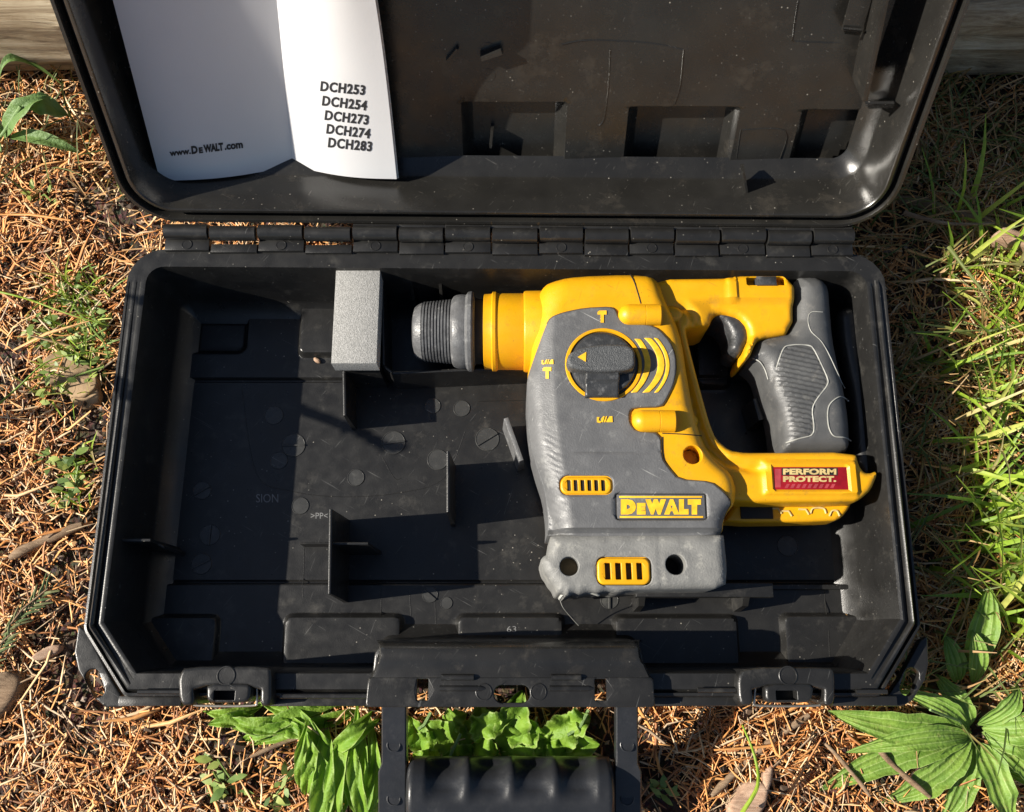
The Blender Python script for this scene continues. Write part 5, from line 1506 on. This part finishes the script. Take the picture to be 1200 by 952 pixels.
# long stems over the left side of the case
def stalk(label, q, z0, z1, r=.0007, mat='grass', cat='stalk', name='grass_stalk'):
    qq = catmull(q, 6); n = len(qq)
    pts = []
    for i, (x, y) in enumerate(qq):
        z = z0 + (z1 - z0) * math.sin(i / (n - 1) * math.pi * .8); pts.append(P(x, y, z + .01))
    o = tube(name, pts, [r * (1.2 - .8 * i / n) for i in range(n)], M[mat], None, 6); tag(o, label, cat); return o
stalk('upper of two long thin green stems over the needles left of the case', [(-20, 338), (30, 350), (80, 368), (128, 382)], .015, .03)
stalk('lower of two long thin green stems over the needles left of the case', [(-20, 490), (20, 455), (60, 422), (125, 411)], .015, .03)
stalk('single bright grass blade crossing the plantain leaves at the bottom', [(870, 952), (888, 920), (884, 885), (870, 850)], .012, .03, .0012)
stalk('long pale dead stalk lying over the shaded grass at the upper right', [(1112, 290), (1135, 320), (1160, 352)], .03, .035, .0014, 'drygrass')
stalk('thin pale stalk lying level across the shaded grass right of the case', [(1060, 390), (1110, 389), (1170, 386)], .028, .03, .0007, 'drygrass')
for i, (q, lab) in enumerate([([(1060, 250), (1110, 262), (1165, 262)], 'thin curved grey twig on the grass near the upper right corner of the case')]):
    stalk(lab, q, .02, .03, .0016, 'twig', 'twig', 'twig')

# conifer sprigs
def sprig(label, a, b, n, L_):
    t = plant('conifer_sprig', label, 'sprig', a); items = []
    A = P(*a, 0); B = P(*b, 0); A[2] = .010; B[2] = .014
    tube('stem', [A, (A + B) / 2 + np.array([0, .002, .003]), B], .0007, M['twig'], t, 5)
    V, Fc = [], []
    for i in range(n):
        k = i / n; p = A + (B - A) * k; d = (B - A); d = d / np.linalg.norm(d); sg = 1 if i % 2 else -1
        a_ = math.atan2(d[1], d[0]) + sg * rnd.uniform(.35, .75); l = L_ * rnd.uniform(.6, 1.15)
        q = p + np.array([math.cos(a_), math.sin(a_), rnd.uniform(-.1, .25)]) * l
        v, f = tube_geo([p, (p + q) / 2 + np.array([0, 0, .001]), q], [.0006, .0008, .0003], 4); m_ = len(V); V += v; Fc += [tuple(j + m_ for j in g) for g in f]
    o = mesh_obj('needles', V, Fc, M['sprig'], t); o['kind'] = 'stuff'
sprig('grey green conifer sprig lying on the needles at the left edge', (12, 745), (68, 692), 22, .014)
sprig('small conifer sprig below the other one, at the left edge of the photo', (-10, 785), (25, 745), 16, .012)

# sticks, bark, chips
def stick(label, a, b, r, z=.008, mat='twig', cat='stick', name='stick', bend=.03):
    A = P(*a, 0); B = P(*b, 0); A[2] = gz(A[0], A[1]) + z; B[2] = gz(B[0], B[1]) + z
    n = 9; pts, rr = [], []
    for i in range(n + 1):
        t = i / n; p = A + (B - A) * t; s = np.array([-(B - A)[1], (B - A)[0], 0])
        pts.append(p + s * bend * math.sin(t * 3.1) + np.array([0, 0, .001 * math.sin(t * 9)])); rr.append(r * (1 + .12 * math.sin(t * 14 + a[0])) * (1 if 0 < i < n else .7))
    o = tube(name, pts, rr, M[mat], None, 9); tag(o, label, cat); return o
stick('broken brown stick lying in the needles left of the case', (18, 655), (104, 618), .0032)
stick('curved reddish branch lying under the grass at the upper right', (1048, 240), (1175, 282), .0046, .006)
stick('thin brown twig beneath the strap leaves left of the handle', (300, 885), (392, 852), .0014, .012)
stick('slender brown twig across the ribbed leaves at the lower right', (1078, 930), (1010, 865), .0018, .016)
stick('slender twig lying in front of the ribbed leaves at the bottom', (958, 868), (1010, 930), .0013, .014)
stick('long reddish twig in the litter between the right latch and the bottom edge', (830, 930), (945, 838), .0022, .008)
stick('short orange twig at the lower right beside a ribbed leaf', (1160, 905), (1200, 888), .0018, .010)
def chip(label, poly, th, mat, name='wood_chip', cat='wood chip', z=.006, rough=.0012):
    c = np.mean(poly, 0); cc = P(c[0], c[1], 0); zb = gz(cc[0], cc[1]) + z
    o, _ = pillow(name, XY(poly, zb), lambda q: zb + th + rough * np.sin(q[:, 0] * 160 + 1) * np.sin(q[:, 1] * 230), zb - .004, th * .5, M[mat], None, grid=.003)
    tag(o, label, cat)
chip('curled brown piece of bark at the lower left edge of the photo', [(-12, 800), (10, 785), (32, 792), (28, 812), (8, 838), (-14, 846)], .008, 'twig', 'bark_piece', 'bark')
chip('pale flat wood chip in the needles left of the case corner', [(40, 768), (60, 756), (74, 756), (70, 764), (52, 774), (40, 774)], .003, 'chip')
chip('pinkish wood chip below the right end of the case front', [(852, 938), (876, 912), (900, 918), (894, 950), (868, 975), (850, 965)], .006, 'chip')
chip('small pointed pink wood chip standing beside the larger one', [(893, 903), (905, 895), (904, 912), (897, 928), (890, 925)], .006, 'chip')
chip('tan curved piece of wood in the grass at the right edge', [(1158, 280), (1172, 270), (1195, 278), (1215, 290), (1210, 300), (1186, 292), (1164, 286)], .010, 'chip', z=.020)
chip('broad tan stone half covered by the small leaved weed left of the case', [(48, 425), (70, 410), (110, 430), (118, 455), (95, 470), (60, 455)], .0025, 'stone', 'stone', 'stone')
chip('flat tan stone beside the left wall of the case below the weed', [(80, 450), (112, 440), (120, 470), (100, 482), (84, 472)], .0025, 'stone', 'stone', 'stone', z=.004)
0 and chip('little grey stone in the needles near the upper left of the case', [(74, 258), (84, 250), (94, 256), (92, 270), (80, 274)], .004, 'stone', 'stone', 'stone')

# a tall dead weed stalk standing in the litter at the left, its shadow falls into the case
c = P(330, 460, .0065)
def up_sun(px, py, dist, zf=.0065):
    q = P(px, py, zf); return q + np.array(TO_SUN) * dist
tw = thing('dead_weed', 'bare dead weed stalk standing in the needles beyond the left edge', 'dead weed', (-.56, .02, 0))
dd_ = .40
main = [up_sun(300, 430, dd_ + .01), up_sun(322, 455, dd_), up_sun(350, 478, dd_ - .01), up_sun(385, 492, dd_ - .01), up_sun(420, 505, dd_), up_sun(450, 522, dd_), up_sun(470, 524, dd_)]
foot = np.array([-.56, .02, 0]); 
tube('stem', catmull([foot, foot + np.array([.01, .01, .12])] + main[:1] + main, 5), [.0022 + .0018 * abs(math.sin(i * 1.7)) for i in range(46)], M['twig'], tw, 6)
for q in ([(322, 455), (345, 462), (352, 470)], [(400, 497), (402, 510)], [(450, 522), (446, 532)], [(455, 523), (462, 532)]):
    tube('side_twig', [up_sun(a, b, dd_) for a, b in q], [.0016] * (len(q) - 1) + [.0006], M['twig'], tw, 5)
tube('side_twig', catmull([foot + np.array([.005, .005, .10]), up_sun(300, 371, .42), up_sun(335, 371, .42), up_sun(355, 375, .42), up_sun(368, 377, .42)], 4), .0016, M['twig'], tw, 5)
tube('side_twig', [up_sun(358, 380, .42), up_sun(366, 374, .42), up_sun(378, 368, .42)], [.003, .003, .001], M['twig'], tw, 5)
